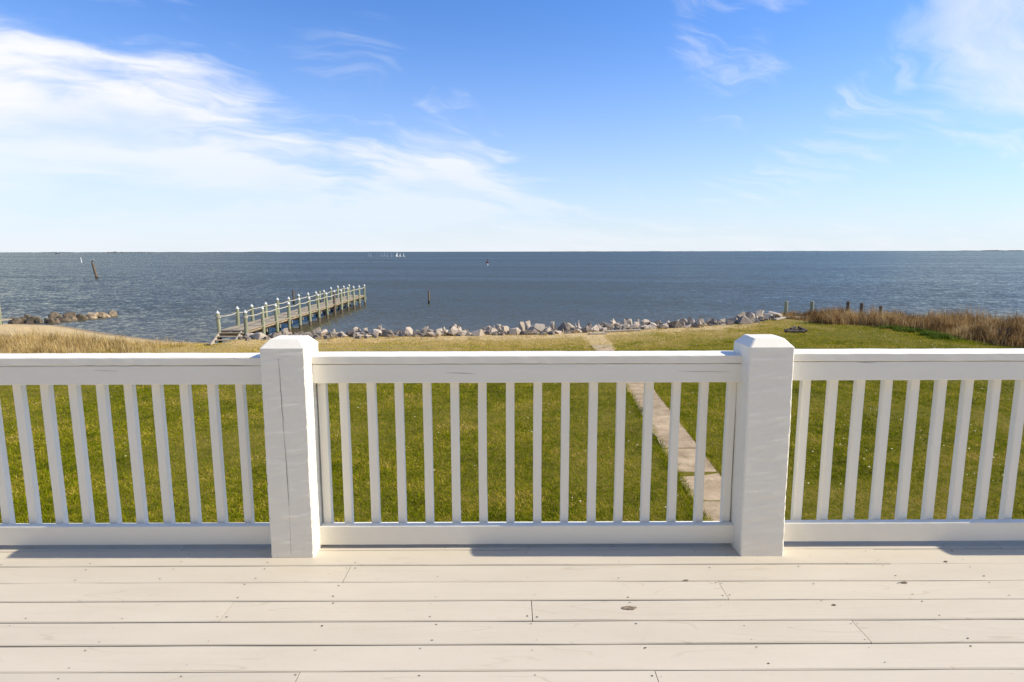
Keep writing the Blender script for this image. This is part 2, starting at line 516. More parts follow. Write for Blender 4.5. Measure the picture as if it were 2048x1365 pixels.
def ground_mat():
    m, nt, b = principled('turf_and_sand')
    p = position(nt)
    att = nt.node('ShaderNodeAttribute', attribute_name='sand')
    n = nt.noise(p, 0.9, 7, 0.65)
    f = nt.mapr(nt.math('ADD', att.outputs['Fac'], nt.math('MULTIPLY', nt.math('SUBTRACT', n, 0.5), 1.1)), 0.40, 0.62, smooth=True)
    soil = nt.mix(nt.mapr(nt.noise(p, 6.0, 6, 0.7), 0.35, 0.7), (0.10, 0.105, 0.005), (0.22, 0.16, 0.035))
    dry = nt.node('ShaderNodeAttribute', attribute_name='dry').outputs['Fac']
    dry = nt.mapr(nt.math('ADD', dry, nt.math('MULTIPLY', nt.math('SUBTRACT', n, 0.5), 1.2)), 0.25, 0.85)
    straw = nt.mix(nt.mapr(nt.noise(p, 5.0, 6, 0.7), 0.35, 0.7), (0.46, 0.34, 0.13), (0.27, 0.19, 0.075))
    soil = nt.mix(dry, soil, straw)
    speck = nt.noise(p, 38, 3, 0.7)
    sand = nt.mix(nt.mapr(nt.noise(p, 1.4, 7, 0.7), 0.3, 0.7), (0.60, 0.445, 0.235), (0.50, 0.365, 0.19))
    sand = nt.mix(nt.mapr(speck, 0.58, 0.72, 0, 0.55), sand, (0.22, 0.17, 0.11))
    # wet edge just over the water line
    z = nt.sep(p)[2]
    wet = nt.mapr(z, WATER_Z + 0.02, WATER_Z + 0.16, 1.0, 0.0, smooth=True)
    sand = nt.mix(nt.math('MULTIPLY', wet, 0.75), sand, (0.16, 0.115, 0.065))
    c = nt.mix(f, soil, sand)
    nt.l.new(c, b.inputs['Base Color'])
    nt.set(b.inputs['Roughness'], nt.mapr(wet, 0, 1, 0.95, 0.45))
    b.inputs['Specular IOR Level'].default_value = 0.08
    bump(nt, b, nt.math('ADD', nt.noise(p, 5, 6, 0.7), nt.math('MULTIPLY', speck, 0.4)), 0.6, 0.06)
    return m
M['ground'] = ground_mat()
ground = link('ground', build_ground(), M['ground'])
tag(ground, 'mown lawn ground running down to sand at the shore', kind='structure')

# ------------------------------------------------------------------ water
def water_mat():
    m, nt, b = principled('sound_water')
    p = position(nt)
    px_, py_, _ = nt.sep(p)
    rr = nt.node('ShaderNodeVectorRotate', rotation_type='Z_AXIS')
    nt.set(rr.inputs['Vector'], p)
    rr.inputs['Angle'].default_value = R(12)
    q = rr.outputs[0]
    half = (0.5, 0.5, 0.5)
    n1 = nt.vmath('SUBTRACT', nt.noise(nt.scale_vec(q, (0.75, 1.0, 1.0)), 3.0, 3, 0.65, color=True), half)
    n2 = nt.vmath('SUBTRACT', nt.noise(nt.scale_vec(q, (0.7, 1.0, 1.0)), 0.85, 3, 0.6, color=True), half)
    n3 = nt.vmath('SUBTRACT', nt.noise(nt.scale_vec(q, (0.45, 1.0, 1.0)), 0.11, 3, 0.6, color=True), half)
    n4 = nt.vmath('SUBTRACT', nt.noise(nt.scale_vec(q, (0.35, 1.0, 1.0)), 0.022, 3, 0.6, color=True), half)
    # wind lanes: broad streaks where the chop is steeper or slacker
    lane = nt.noise(nt.scale_vec(q, (0.10, 1.0, 1.0)), 0.018, 4, 0.6)
    lane2 = nt.noise(nt.scale_vec(q, (0.16, 1.0, 1.0)), 0.07, 3, 0.6)
    calm = nt.mapr(nt.math('SUBTRACT', py_, nt.math('MULTIPLY', nt.math('SUBTRACT', lane2, .5), 20.0)), 36, 62, 0.45, 1.0)
    amp = nt.math('MULTIPLY', nt.mapr(nt.math('ADD', nt.math('MULTIPLY', lane, .65), nt.math('MULTIPLY', lane2, .35)), 0.32, 0.68, 0.70, 1.22), calm)
    tot = nt.vmath('SCALE', n1, scale=1.05)
    tot = nt.vmath('ADD', tot, nt.vmath('SCALE', n2, scale=0.62))
    tot = nt.vmath('ADD', tot, nt.vmath('SCALE', n3, scale=0.16))
    tot = nt.vmath('ADD', tot, nt.vmath('SCALE', n4, scale=0.14))
    tot = nt.vmath('SCALE', tot, scale=amp)
    tx, ty, _ = nt.sep(tot)
    # wind chop running ashore: the shoreward faces are the steep ones
    ty = nt.math('SUBTRACT', nt.math('MULTIPLY', nt.math('ABSOLUTE', ty), -1.15), nt.math('MULTIPLY', amp, 0.12))
    nrm = nt.vmath('NORMALIZE', nt.comb(tx, ty, 1.0))
    shallow = nt.mapr(nt.math('ADD', py_, nt.math('MULTIPLY', nt.math('ABSOLUTE', px_), -0.1)), 36, 60, 1.0, 0.0)
    c = nt.mix(nt.math('MULTIPLY', shallow, 0.8), (0.080, 0.082, 0.064), (0.105, 0.085, 0.045))
    df = nt.node('ShaderNodeBsdfDiffuse')
    nt.l.new(c, df.inputs['Color'])
    gl = nt.node('ShaderNodeBsdfGlossy')
    gl.inputs['Color'].default_value = (0.84, 0.86, 0.72, 1)     # tint put on the reflection to mute the blue of the sky
    gl.inputs['Roughness'].default_value = 0.09
    fr = nt.node('ShaderNodeFresnel')
    fr.inputs['IOR'].default_value = 1.333
    for nd in (gl, fr):
        nt.l.new(nrm, nd.inputs['Normal'])
    mx = nt.node('ShaderNodeMixShader')
    nt.l.new(fr.outputs[0], mx.inputs[0])
    nt.l.new(df.outputs[0], mx.inputs[1])
    nt.l.new(gl.outputs[0], mx.inputs[2])
    nt.l.new(mx.outputs[0], m.node_tree.nodes['Material Output'].inputs[0])
    nt.n.remove(b)
    return m
M['water'] = water_mat()
S = 30000.0
water = link('water', mesh('water', [(-S, -S, WATER_Z), (S, -S, WATER_Z), (S, S, WATER_Z), (-S, S, WATER_Z)], [(0, 1, 2, 3)]), M['water'])
tag(water, 'wind-rippled blue water of the sound', kind='structure')

# ------------------------------------------------------------------ deck
JOIST0, JOIST = 0.088, 0.4064
deck = empty('deck_floor', (0, 0, DECK_Z))
tag(deck, 'cream painted plank deck with dark gaps and nail heads', kind='structure')
PITCH_B = 0.1432
ROW0 = 2.776                     # far edge of the row lying just in front of the rails
row_edges = [ROW0 + PITCH_B * k for k in range(2, -31, -1)]
joint_rows = {0: [-2.38, 1.765], 1: [-0.738], 2: [0.912], 3: [-1.148, 0.087], 4: [1.34], 5: [], 6: [-0.727, 0.499], -1: [-1.60, 2.4], -2: [0.5]}
nails = MB()
pr = np.random.default_rng(3)
X0, X1 = -6.2, 6.2
for ri in range(len(row_edges) - 1):
    k = ri - 2                   # 0 = row whose far edge is ROW0
    y1, y0 = row_edges[ri], row_edges[ri + 1]
    gap = float(np.interp(pr.random(), [0, 1], [0.0034, 0.0078]))
    js = joint_rows.get(k)
    if js is None:
        js = [JOIST0 + JOIST * int(pr.integers(-8, 9))]
    ext = sorted(js)
    cuts = [X0] + ([ext[0] - 3.658] if ext and ext[0] - 3.658 > X0 + .5 else []) + ext + ([ext[-1] + 3.658] if ext and ext[-1] + 3.658 < X1 - .5 else []) + [X1]
    for a, c in zip(cuts[:-1], cuts[1:]):
        ln = c - a - 0.003
        m = beam(ln, PITCH_B - gap, 0.036, max(6, int(ln / 0.25)), 0.00045, 0.0035, seed=int(pr.integers(1e6)))
        m.build('plank', M['deck'], deck, (a + 0.0015, y0 + gap / 2, -0.036 + pr.normal(0, 0.0006)))
    # nails over every joist
    nx = JOIST0 - JOIST * 14
    while nx < X1:
        if nx > X0 + .1:
            near = [c for c in cuts[1:-1] if abs(c - nx) < 0.05]
            spots = [(near[0] - 0.016), (near[0] + 0.016)] if near else [nx + pr.normal(0, 0.012)]
            for sx in spots:
                for yy in (y0 + 0.026, y1 - 0.026):
                    if pr.random() < 0.28:
                        continue
                    cx, cy = sx + pr.normal(0, .006), yy + pr.normal(0, .006)
                    if abs(cy - 2.8) < 0.11 and (abs(cx + 1.03) < .12 or abs(cx - 1.195) < .12):
                        continue
                    rx = min(0.0042, abs(pr.normal(0.0024, 0.0012)) + 0.0011)
                    ry = rx * pr.uniform(0.5, 0.95)
                    n0 = len(nails.v)
                    for q in range(7):
                        t = 2 * math.pi * q / 7
                        nails.v.append((cx + rx * math.cos(t) * pr.uniform(.75, 1.25), cy + ry * math.sin(t) * pr.uniform(.75, 1.25), 0.0022))
                    nails.f.append(tuple(range(n0, n0 + 7)))
        nx += JOIST
o = nails.build('nail_heads', M['nail'], deck)
tag(o, kind='stuff')
# knots that have shed their paint
def knot(px, py, rx, ry, seed):
    c = on_level(px, py, DECK_Z)
    r = np.random.default_rng(seed)
    m = MB()
    n = 18
    for ring, s, z in ((0, 1.0, 0.0020), (1, .62, 0.0034), (2, .3, 0.0022)):
        for q in range(n):
            t = 2 * math.pi * q / n
            k = s * (1 + r.normal(0, .16))
            m.v.append((c.x + rx * k * math.cos(t), c.y + ry * k * math.sin(t), z))
    for a in range(2):
        for q in range(n):
            m.f.append((a * n + q, a * n + (q + 1) % n, (a + 1) * n + (q + 1) % n, (a + 1) * n + q))
    m.f.append(tuple(2 * n + q for q in range(n)))
    m.build('knot', M['knot'], deck)
knot(1258, 1217, 0.030, 0.013, 1)
knot(1668, 1211, 0.009, 0.005, 2)
knot(1808, 1166, 0.014, 0.008, 3)
knot(1372, 1161.5, 0.012, 0.005, 4)
knot(1892, 1124, 0.009, 0.006, 5)
# joists and rim board under the planks
nx = JOIST0 - JOIST * 15
while nx < X1 - .05:
    beam(4.35, 0.038, 0.19, 4, 0, 0.002).build('joist', M['joist'], deck, (0, 0, 0))
    j = bpy.context.scene.collection.objects[-1]
    j.rotation_euler = (0, 0, R(90))
    j.location = (nx + 0.019, -1.38, -0.2285)
    nx += JOIST
beam(X1 - X0, 0.038, 0.235, 20, 0, 0.002).build('rim_board', M['rail'], deck, (X0, 3.064, -0.240))

# ------------------------------------------------------------------ railing
rail = empty('deck_railing', (0, 2.80, DECK_Z))
tag(rail, 'white painted timber railing with square balusters and thick rough sawn posts along the deck edge', 'railing')
def lp(x, y, z):
    return (x, y - 2.80, z)

def post_mesh(width, depth, h_edge, h_top, seed, sx):
    """rough-sawn 8x8 with a chamfered top, ragged arrises"""
    r = np.random.default_rng(seed)
    zs = list(np.linspace(0, h_edge, 70))
    rings = []
    n_side = 6
    for z in zs:
        ring = []
        hx, hy = width / 2, depth / 2
        wob = 0.0008 * math.sin(z * 11 + seed)
        corners = [(-hx, -hy), (hx, -hy), (hx, hy), (-hx, hy)]
        for ci in range(4):
            a, b_ = corners[ci], corners[(ci + 1) % 4]
            ch = 0.0045 + abs(r.normal(0, 0.0016))
            dxy = ((b_[0] - a[0]) / (2 * abs(hx if ci % 2 == 0 else hy)), (b_[1] - a[1]) / (2 * abs(hx if ci % 2 == 0 else hy)))
            ln = 2 * (hx if ci % 2 == 0 else hy)
            for t in (ch, ln * .33, ln * .67, ln - ch):
                ring.append((a[0] + dxy[0] * t + r.normal(0, .0005) + wob + sx * z, a[1] + dxy[1] * t + r.normal(0, .0005), z))
        rings.append(ring)
    # chamfered crown
    base = rings[-1]
    c = 0.034
    for kz, kc in ((0.5, 0.5), (1.0, 1.0)):
        ring = []
        for (x, y, z) in base:
            x -= sx * z
            sxn = max(-1, min(1, x / (width / 2))); syn = max(-1, min(1, y / (depth / 2)))
            ring.append((x * (1 - 2 * c * kc / width) + sx * h_edge + r.normal(0, .0006), y * (1 - 2 * c * kc / depth) + r.normal(0, .0006), h_edge + (h_top - h_edge) * kz + r.normal(0, .0006)))
        rings.append(ring)
    m = MB()
    m.loft(rings)
    return m

POSTS = [(-5.60, .203, 0), (-3.312, .203, 0), (-1.0325, .203, 0.006), (1.1955, .204, -0.010), (3.47, .203, 0), (5.75, .203, 0)]
PF = 2.703                       # front plane of the posts
post_objs = []
for i, (x, wd, lean) in enumerate(POSTS):
    p = post_mesh(wd, 0.203, 1.006, 1.043, 11 + i, lean).build('post', M['post'], rail, lp(x, PF + .1015, 0.0005))
    post_objs.append(p)
# long open check down the left post
def check(parent, pts, wid, seed, face_y):
    r = np.random.default_rng(seed)
    m = MB()
    for (x, z), wd in zip(pts, wid):
        j = r.normal(0, .0007)
        m.v += [(x - wd / 2 + j, face_y, z), (x + wd / 2 + j, face_y, z)]
    for i in range(len(pts) - 1):
        a = 2 * i
        m.f.append((a, a + 1, a + 3, a + 2))
    m.build('crack', M['crack'], parent)
zs = np.linspace(0.96, 0.02, 46)
check(post_objs[2], [(-0.006 + 0.004 * math.sin(z * 5), z) for z in zs], [max(.0003, 0.0021 * (0.35 + .65 * abs(math.sin(z * 9 + 1)))) * (1 if z > .25 else .4) for z in zs], 5, -0.1015 - 0.0016)
rail_cracks = {2: [(-.30, .14, -.05, .0014), (.78, .26, -.045, .0010)], 3: [(1.62, .10, -.012, .0016)], 1: [(-1.95, .12, -.03, .0008)]}
bays = [(0, -5.60, -3.312, 0.953, 0.020), (1, -3.312, -1.0325, 0.951, 0.021), (2, -1.0325, 1.1955, 0.956, 0.018), (3, 1.1955, 3.47, 0.964, 0.027), (4, 3.47, 5.75, 0.966, 0.03)]
RF = 2.798                       # front plane of the rails
br = np.random.default_rng(21)
BX = {1: [-2.505 + 0.1325 * k for k in range(10)], 2: [-0.933 + .0115] + [-0.819 + 0.1333 * k for k in range(15)], 3: [1.401 + 0.1305 * k for k in range(15)]}
for bi, xa, xb, top, bot in bays:
    a, b_ = xa + .1018, xb - .1018
    ln = b_ - a
    capm = beam(ln, 0.132, 0.0385, 40, 0.0004, 0.004, seed=31 + bi)
    capm.build('rail_cap', M['rail'], rail, lp(a, RF - 0.003, top - 0.0385))
    beam(ln, 0.039, 0.0895, 40, 0.0003, 0.003, seed=51 + bi).build('top_rail', M['rail'], rail, lp(a, RF, top - 0.0385 - 0.0025 - 0.0895))
    beam(ln, 0.039, 0.096, 40, 0.0003, 0.003, seed=71 + bi).build('bottom_rail', M['rail'], rail, lp(a, RF, bot))
    for cxm, cl, cz, cw in rail_cracks.get(bi, []):
        m = MB()
        zt_ = top - 0.041 + cz + .01
        for q in range(9):
            t = q / 8
            hw = cw * math.sin(math.pi * min(max(t, .02), .98)) / 2 + .0001
            z = zt_ + br.normal(0, .0006) - .004 * t
            m.v += [(cxm + cl * t, RF - 2.80 - .0012, z - hw), (cxm + cl * t, RF - 2.80 - .0012, z + hw)]
        for q in range(8):
            m.f.append((2 * q, 2 * q + 2, 2 * q + 3, 2 * q + 1))
        m.build('crack', M['crack'], rail)
    xs_ = BX.get(bi)
    if bi == 1:
        xs_ = [-1.313 - 0.1325 * k for k in range(0, 15)]
    if xs_ is None:
        xs_ = [a + 0.06 + 0.1325 * k for k in range(15)]
    for x in xs_:
        if x < a + .002 or x + .04 > b_ + .004:
            if not (bi == 2 and x < a + .05):
                continue
        wdt = 0.0400 + br.normal(0, .0008)
        m = MB()
        nseg = 10
        rings = []
        bow = br.normal(0, .0012)
        for q in range(nseg + 1):
            z = (bot + 0.012) + (top - 0.0425 - bot - 0.014) * q / nseg
            u = bow * math.sin(math.pi * q / nseg)
            ch = 0.0035
            hw = wdt / 2
            rings.append([(u + cx_ + br.normal(0, .0003), cy_, z) for cx_, cy_ in
                          [(-hw + ch, 0), (hw - ch, 0), (hw, ch), (hw, .0375 - ch), (hw - ch, .0375), (-hw + ch, .0375), (-hw, .0375 - ch), (-hw, ch)]])
        m.loft(rings)
        m.build('baluster', M['baluster'], rail, lp(x + wdt / 2, RF + 0.0405, 0))

# ------------------------------------------------------------------ unseen house wall, added so its bounce warms the shaded rails and posts
M['siding'] = paint_mat('pale_siding', (0.84, 0.78, 0.66), 'x')
house = empty('house_bounce_wall', (0, -1.62, DECK_Z))
tag(house, 'unseen pale clapboard house wall added behind the deck to warm bounced light', kind='structure')
for k in range(40):
    m = MB()
    z = 0.02 + .15 * k
    m.loft([[(x, 0, z), (x, -.03, z), (x, -.03, z + .165), (x, -.018, z + .165)] for x in (-6.2, 6.2)])
    m.build('clapboard', M['siding'], house)
m = MB(); m.box((0, -.06, 1.4), (12.4, .05, 9.4), 0, .01); m.build('sheathing', M['joist'], house)

# ------------------------------------------------------------------ concrete path
M['concrete'] = flat_mat('old_concrete', (0.50, 0.375, 0.235), 0.9, 0.3, 2.2, 0.6, 0.02, col2=(0.30, 0.215, 0.125))
def _wear():
    m = M['concrete']; nt = NT(m.node_tree); b = m.node_tree.nodes['Principled BSDF']
    src = b.inputs['Base Color'].links[0].from_socket
    p = position(nt)
    st = nt.mapr(nt.noise(nt.scale_vec(p, (1, .55, 1)), 3.4, 7, 0.72), 0.53, 0.66)
    c = nt.mix(nt.math('MULTIPLY', st, .6), src, (0.17, 0.13, 0.06))
    nt.l.new(c, b.inputs['Base Color'])
_wear()
path = empty('path', (0, 0, 0))
tag(path, 'narrow old concrete path crossing the lawn to the shore', kind='structure')
def path_c(y):
    return float(np.interp(y, [0, 10.17, 12.2, 21.5, 29.7], [3.70, 3.92, 4.02, 4.58, 4.60]))
yy = 3.4
pp = np.random.default_rng(5)
while yy < 29.4:
    ln = pp.uniform(1.35, 1.65)
    wd = 0.92
    rings_t, rings_b = [], []
    n = 7
    L_, R_ = [], []
    for q in range(n + 1):
        y = yy + 0.012 + (ln - 0.024) * q / n
        L_.append((path_c(y) - wd / 2 + pp.normal(0, .022), y))
        R_.append((path_c(y) + wd / 2 + pp.normal(0, .010), y))
    loop = L_ + R_[::-1]
    zt = 0.016 + pp.normal(0, .005)
    m = MB()
    cxm = sum(p[0] for p in loop) / len(loop); cym = sum(p[1] for p in loop) / len(loop)
    lo = [(x, y, -0.06) for x, y in loop][::-1]
    mid = [(x, y, zt - 0.012) for x, y in loop][::-1]
    hi = [(x + (cxm - x) * .02, y + (cym - y) * .02, zt) for x, y in loop][::-1]
    m.loft([lo, mid, hi])
    m.build('slab', M['concrete'], path)
    yy += ln

# ------------------------------------------------------------------ grass
def grass_mat(name, tints, patch_scale, rough=0.6, transl=0.25):
    """per-blade tint attribute (0..1) over a ramp, shifted by broad patches"""
    m, nt, b = principled(name)
    att = nt.node('ShaderNodeAttribute', attribute_name='tint')
    p = position(nt)
    n = nt.noise(p, patch_scale, 5, 0.6)
    n2 = nt.noise(p, patch_scale * 4.5, 5, 0.65)
    f = nt.math('ADD', att.outputs['Fac'], nt.math('MULTIPLY', nt.math('SUBTRACT', nt.math('ADD', nt.math('MULTIPLY', n, .55), nt.math('MULTIPLY', n2, .45)), 0.5), 2.9))
    rp = nt.node('ShaderNodeValToRGB')
    nt.set(rp.inputs[0], f)
    e = rp.color_ramp.elements
    while len(e) < len(tints):
        e.new(0.5)
    for i, (pos, c) in enumerate(tints):
        e[i].position = pos
        e[i].color = (*c, 1)
    nt.l.new(rp.outputs[0], b.inputs['Base Color'])
    b.inputs['Roughness'].default_value = rough
    b.inputs['Specular IOR Level'].default_value = 0.0
    if transl:
        tr = nt.node('ShaderNodeBsdfTranslucent')
        nt.l.new(rp.outputs[0], tr.inputs['Color'])
        mx = nt.node('ShaderNodeMixShader')
        mx.inputs[0].default_value = transl
        nt.l.new(b.outputs[0], mx.inputs[1])
        nt.l.new(tr.outputs[0], mx.inputs[2])
        nt.l.new(mx.outputs[0], m.node_tree.nodes['Material Output'].inputs[0])
    return m

M['lawn'] = grass_mat('lawn_blades', [(0.0, (0.060, 0.085, 0.002)), (0.28, (0.165, 0.205, 0.002)), (0.48, (0.30, 0.315, 0.004)), (0.64, (0.42, 0.335, 0.03)), (0.80, (0.56, 0.41, 0.08)), (1.0, (0.68, 0.49, 0.16))], 0.42)
M['tall_dry'] = grass_mat('tall_dry_grass', [(0.0, (0.12, 0.085, 0.035)), (0.35, (0.35, 0.24, 0.085)), (0.65, (0.58, 0.415, 0.165)), (1.0, (0.72, 0.56, 0.27))], 0.8, 0.7, 0.3)
M['tall_brown'] = grass_mat('tall_brown_grass', [(0.0, (0.05, 0.03, 0.014)), (0.4, (0.27, 0.160, 0.062)), (0.7, (0.54, 0.36, 0.16)), (1.0, (0.76, 0.57, 0.30))], 0.7, 0.7, 0.3)

def blades(name, bx, by, bz, h, wid, lean, tint, mat, segs=1):
    """one mesh of grass blades: tapered strips, numpy built"""
    n = len(bx)
    az_ = rng.uniform(0, 2 * math.pi, n)
    la = rng.uniform(0, 2 * math.pi, n)
    sx, sy = np.cos(az_) * wid / 2, np.sin(az_) * wid / 2
    lx, ly = np.cos(la) * lean * h, np.sin(la) * lean * h
    if isinstance(segs, tuple):
        segs, wind = segs
        lx = lx + wind[0] * h; ly = ly + wind[1] * h
    rows = []
    for k in range(segs):
        t = k / segs
        cx, cy, cz = bx + lx * t * t, by + ly * t * t, bz + h * (t - 0.18 * lean * t * t)
        ww = (1 - 0.55 * t)
        rows.append(np.stack([cx - sx * ww, cy - sy * ww, cz], 1))
        rows.append(np.stack([cx + sx * ww, cy + sy * ww, cz], 1))
    rows.append(np.stack([bx + lx, by + ly, bz + h * (1 - 0.18 * lean)], 1))
    nv = 2 * segs + 1
    V = np.stack(rows, 1).reshape(-1, 3)
    tris = []
    for k in range(segs - 1):
        tris += [(2 * k, 2 * k + 1, 2 * k + 3), (2 * k, 2 * k + 3, 2 * k + 2)]
    tris.append((2 * segs - 2, 2 * segs - 1, 2 * segs))
    T = np.array(tris)
    F = (np.arange(n)[:, None, None] * nv + T[None]).reshape(-1, 3)
    me = bpy.data.meshes.new(name)
    me.vertices.add(len(V)); me.vertices.foreach_set('co', V.astype(np.float32).ravel())
    me.loops.add(F.size); me.loops.foreach_set('vertex_index', F.astype(np.int32).ravel())
    me.polygons.add(len(F)); me.polygons.foreach_set('loop_start', np.arange(0, F.size, 3, dtype=np.int32))
    me.update(calc_edges=True)
    at = me.attributes.new('tint', 'FLOAT', 'POINT')
    at.data.foreach_set('value', np.repeat(tint, nv).astype(np.float32))
    o = link(name, me, mat)
    return o

def in_path(x, y, grow=0.0):
    c = np.interp(y, [0, 10.17, 12.2, 21.5, 29.7], [3.70, 3.92, 4.02, 4.58, 4.60])
    return (x > c - .47 + grow) & (x < c + .47 + 0.02) & (y < 29.5)

def lawn():
    N = 1500000
    # even cover seen from the house: closer to the deck the turf is sampled more densely
    u = rng.random(N)
    y = 1 / (1 / 7.5 + u * (1 / 44.0 - 1 / 7.5))
    flat = rng.random(N) < .5
    y = np.where(flat, rng.uniform(8.0, 43.0, N), y)
    half = 0.93 * y + 4.0
    x = rng.uniform(-1, 1, N) * half
    edge_n = np.array([mnoise.noise(Vector((float(b_) * 2.3, 0.0, 4.0))) for b_ in np.linspace(0, 45, 4000)])
    keep = ~in_path(x, y, 0.13 + 0.22 * np.interp(y, np.linspace(0, 45, 4000), edge_n))
    s = shore_y(x) - y
    keep &= (s > 1.0)
    sm = sand_mask(x, y)
    keep &= rng.random(N) > sm * np.where(x < -20, .97, .66)
    # tall-grass bed on the right takes over from the turf
    bed = np.interp(y, [24, 29.3, 30.6, 37.1, 39.2, 41], [26.5, 25.0, 24.2, 24.2, 20.6, 18.5])
    keep &= x < bed + 0.4
    x, y = x[keep], y[keep]
    n = len(x)
    far = np.interp(y, [8, 14, 30, 44], [1, 1.2, 2.0, 2.6])
    h = rng.gamma(5, 0.0095, n) * np.interp(y, [8, 40], [1, 1.25])
    dry = dry_mask(x, y)
    pc = np.interp(y, [0, 10.17, 12.2, 21.5, 29.7], [3.70, 3.92, 4.02, 4.58, 4.60])
    h = h * np.where((np.abs(np.abs(x - pc) - .5) < .14) & (y < 29.5), 1.8, 1.0)
    tint = np.clip(rng.normal(0.42, 0.18, n) + 0.42 * dry, 0, 1.2)
    o = blades('lawn_grass', x, y, ground_z(x, y) - 0.006, h, 0.0110 * far * rng.uniform(.6, 1.4, n), rng.uniform(.3, 1.5, n), tint, M['lawn'])
    tag(o, 'short green and straw-yellow lawn grass between deck and shore', 'grass', kind='stuff')
lawn()

def tall_clump_field(name, cx, cy, per, hmin, hmax, mat, label, width=0.010, spread=0.22, wind=(0, 0), segs=3, tint_c=0.5, mound=.3, hcurve=None):
    n = len(cx)
    rep = rng.poisson(per, n)
    X = np.repeat(cx, rep); Y = np.repeat(cy, rep)
    hc = np.repeat(rng.uniform(hmin, hmax, n) * np.array([1 + mound * (1.3 * mnoise.noise(Vector((a * .45, b_ * .45, 3.3))) + .9 * mnoise.noise(Vector((a * 1.1, b_ * 1.1, 6.0)))) for a, b_ in zip(cx, cy)]) * (1 if hcurve is None else np.interp(cy, *hcurve)), rep)
    tc_ = np.repeat(rng.normal(tint_c, .2, n), rep)
    k = len(X)
    ang = rng.uniform(0, 2 * math.pi, k); rad = np.abs(rng.normal(0, spread, k))
    X = X + np.cos(ang) * rad; Y = Y + np.sin(ang) * rad
    h = hc * rng.uniform(.45, 1.1, k)
    o = blades(name, X, Y, ground_z(X, Y) - .02, h, width * rng.uniform(.6, 1.5, k), np.abs(rng.normal(.28, .22, k)), np.clip(tc_ + rng.normal(0, .16, k), 0, 1.2), mat, (segs, wind))
    tag(o, label, 'grass', kind='stuff')
    return o
# left: tawny dune grass between lawn and beach
n = 900
cx = rng.uniform(-40, -16.6, n)
cy = rng.uniform(27.5, 33.2, n) + np.interp(cx, [-40, -26, -16], [3.0, .4, -1.2])
kp = rng.random(n) < np.interp(cx, [-40, -19, -16.6], [1, 1, .15])
tall_clump_field('dune_grass', cx[kp], cy[kp], 34, .26, .68, M['tall_dry'], 'tawny tall dry grass at the edge of the sandy beach on the left', 0.013, .26, (-.06, .0), tint_c=.52, mound=.55)
# right: brown marsh grass in a deep band
n = 2600
cy = rng.uniform(25, 45.5, n)
bed = np.interp(cy, [24, 29.3, 30.6, 37.1, 39.2, 41, 45.5], [26.8, 25.3, 24.5, 24.5, 20.9, 19.4, 19.8])
cx = bed + np.abs(rng.normal(0, 7.5, n)) + rng.uniform(0, .4, n)
kp = shore_y(cx) - cy > 0.0
kp &= np.array([mnoise.noise(Vector((a * .5, b_ * .5, 8.0))) > -.28 for a, b_ in zip(cx, cy)])
kp &= ~((cx < 23.0) & (cy < 42.0) & (cy > 40.5) & (cx < 20.4))
tall_clump_field('marsh_grass', cx[kp], cy[kp], 42, .55, 1.10, M['tall_brown'], 'deep band of brown marsh grass along the shore on the right', 0.016, .34, (-.12, -.02), tint_c=.48, mound=.95, hcurve=([25, 33, 39, 42, 46], [.74, .80, .78, .60, .5]))
# sprigs among the riprap and along the beach edge
n = 70
cx = rng.uniform(-15.5, 17, n); cy = shore_y(cx) - rng.uniform(2.9, 4.4, n)
tall_clump_field('beach_grass', cx, cy, 16, .12, .38, M['tall_dry'], 'thin dry tufts sprouting along the foot of the riprap', 0.012, .16, (0, 0), tint_c=.45)

# green leafy ground cover in front of the marsh grass
def leafy():
    n = 4500
    t = rng.random(n)
    X = np.interp(t, [0, .5, 1], [23.4, 24.0, 23.6]) + rng.normal(0, .34, n)
    Y = np.interp(t, [0, .5, 1], [37.2, 34.8, 32.4]) + rng.normal(0, .3, n)
    kp = np.array([mnoise.noise(Vector((a * 1.3, b_ * 1.3, 9))) > -.12 for a, b_ in zip(X, Y)])
    X, Y = X[kp], Y[kp]; n = len(X)
    h = rng.uniform(.05, .22, n)
    o = blades('ground_cover', X, Y, ground_z(X, Y) + rng.uniform(0, .12, n), h, .05 * rng.uniform(.5, 1.4, n), rng.uniform(.4, 1.4, n), rng.normal(.2, .12, n), M['leafy'], 1)
    tag(o, 'low green leafy plants in front of the brown marsh grass', 'plants', kind='stuff')
M['leafy'] = grass_mat('leafy_green', [(0.0, (0.07, 0.11, 0.012)), (0.4, (0.18, 0.225, 0.04)), (0.7, (0.30, 0.34, 0.09)), (1.0, (0.42, 0.46, 0.18))], 1.0)
leafy()

# little white and yellow weeds in the turf
def weeds():
    n = 900
    y = rng.uniform(9, 40, n); x = rng.uniform(-1, 1, n) * (0.9 * y)
    kp = (shore_y(x) - y > 5) & ~in_path(x, y) & (x < 24) & (rng.random(n) < np.interp(x, [-30, 0, 10, 24], [.12, .3, .8, 1]))
    x, y = x[kp], y[kp]
    m = MB()
    for a, b_ in zip(x, y):
        r = random.uniform(.006, .012) * (1 + b_ / 30)
        z = float(ground_z(a, b_)) + random.uniform(.05, .08)
        i = len(m.v)
        m.v += [(a - r, b_ - r, z), (a + r, b_ - r * .6, z), (a + r * .8, b_ + r, z + r * .5), (a - r * .9, b_ + r * .7, z + r * .5)]
        m.f.append((i, i + 1, i + 2, i + 3))
    o = m.build('lawn_flowers', M['petal'])
    tag(o, 'tiny pale weed flowers dotted over the lawn', 'flowers', kind='stuff')
M['petal'] = flat_mat('petal', (0.62, 0.60, 0.42), 0.7, 0.15, 1, 0.0)
weeds()

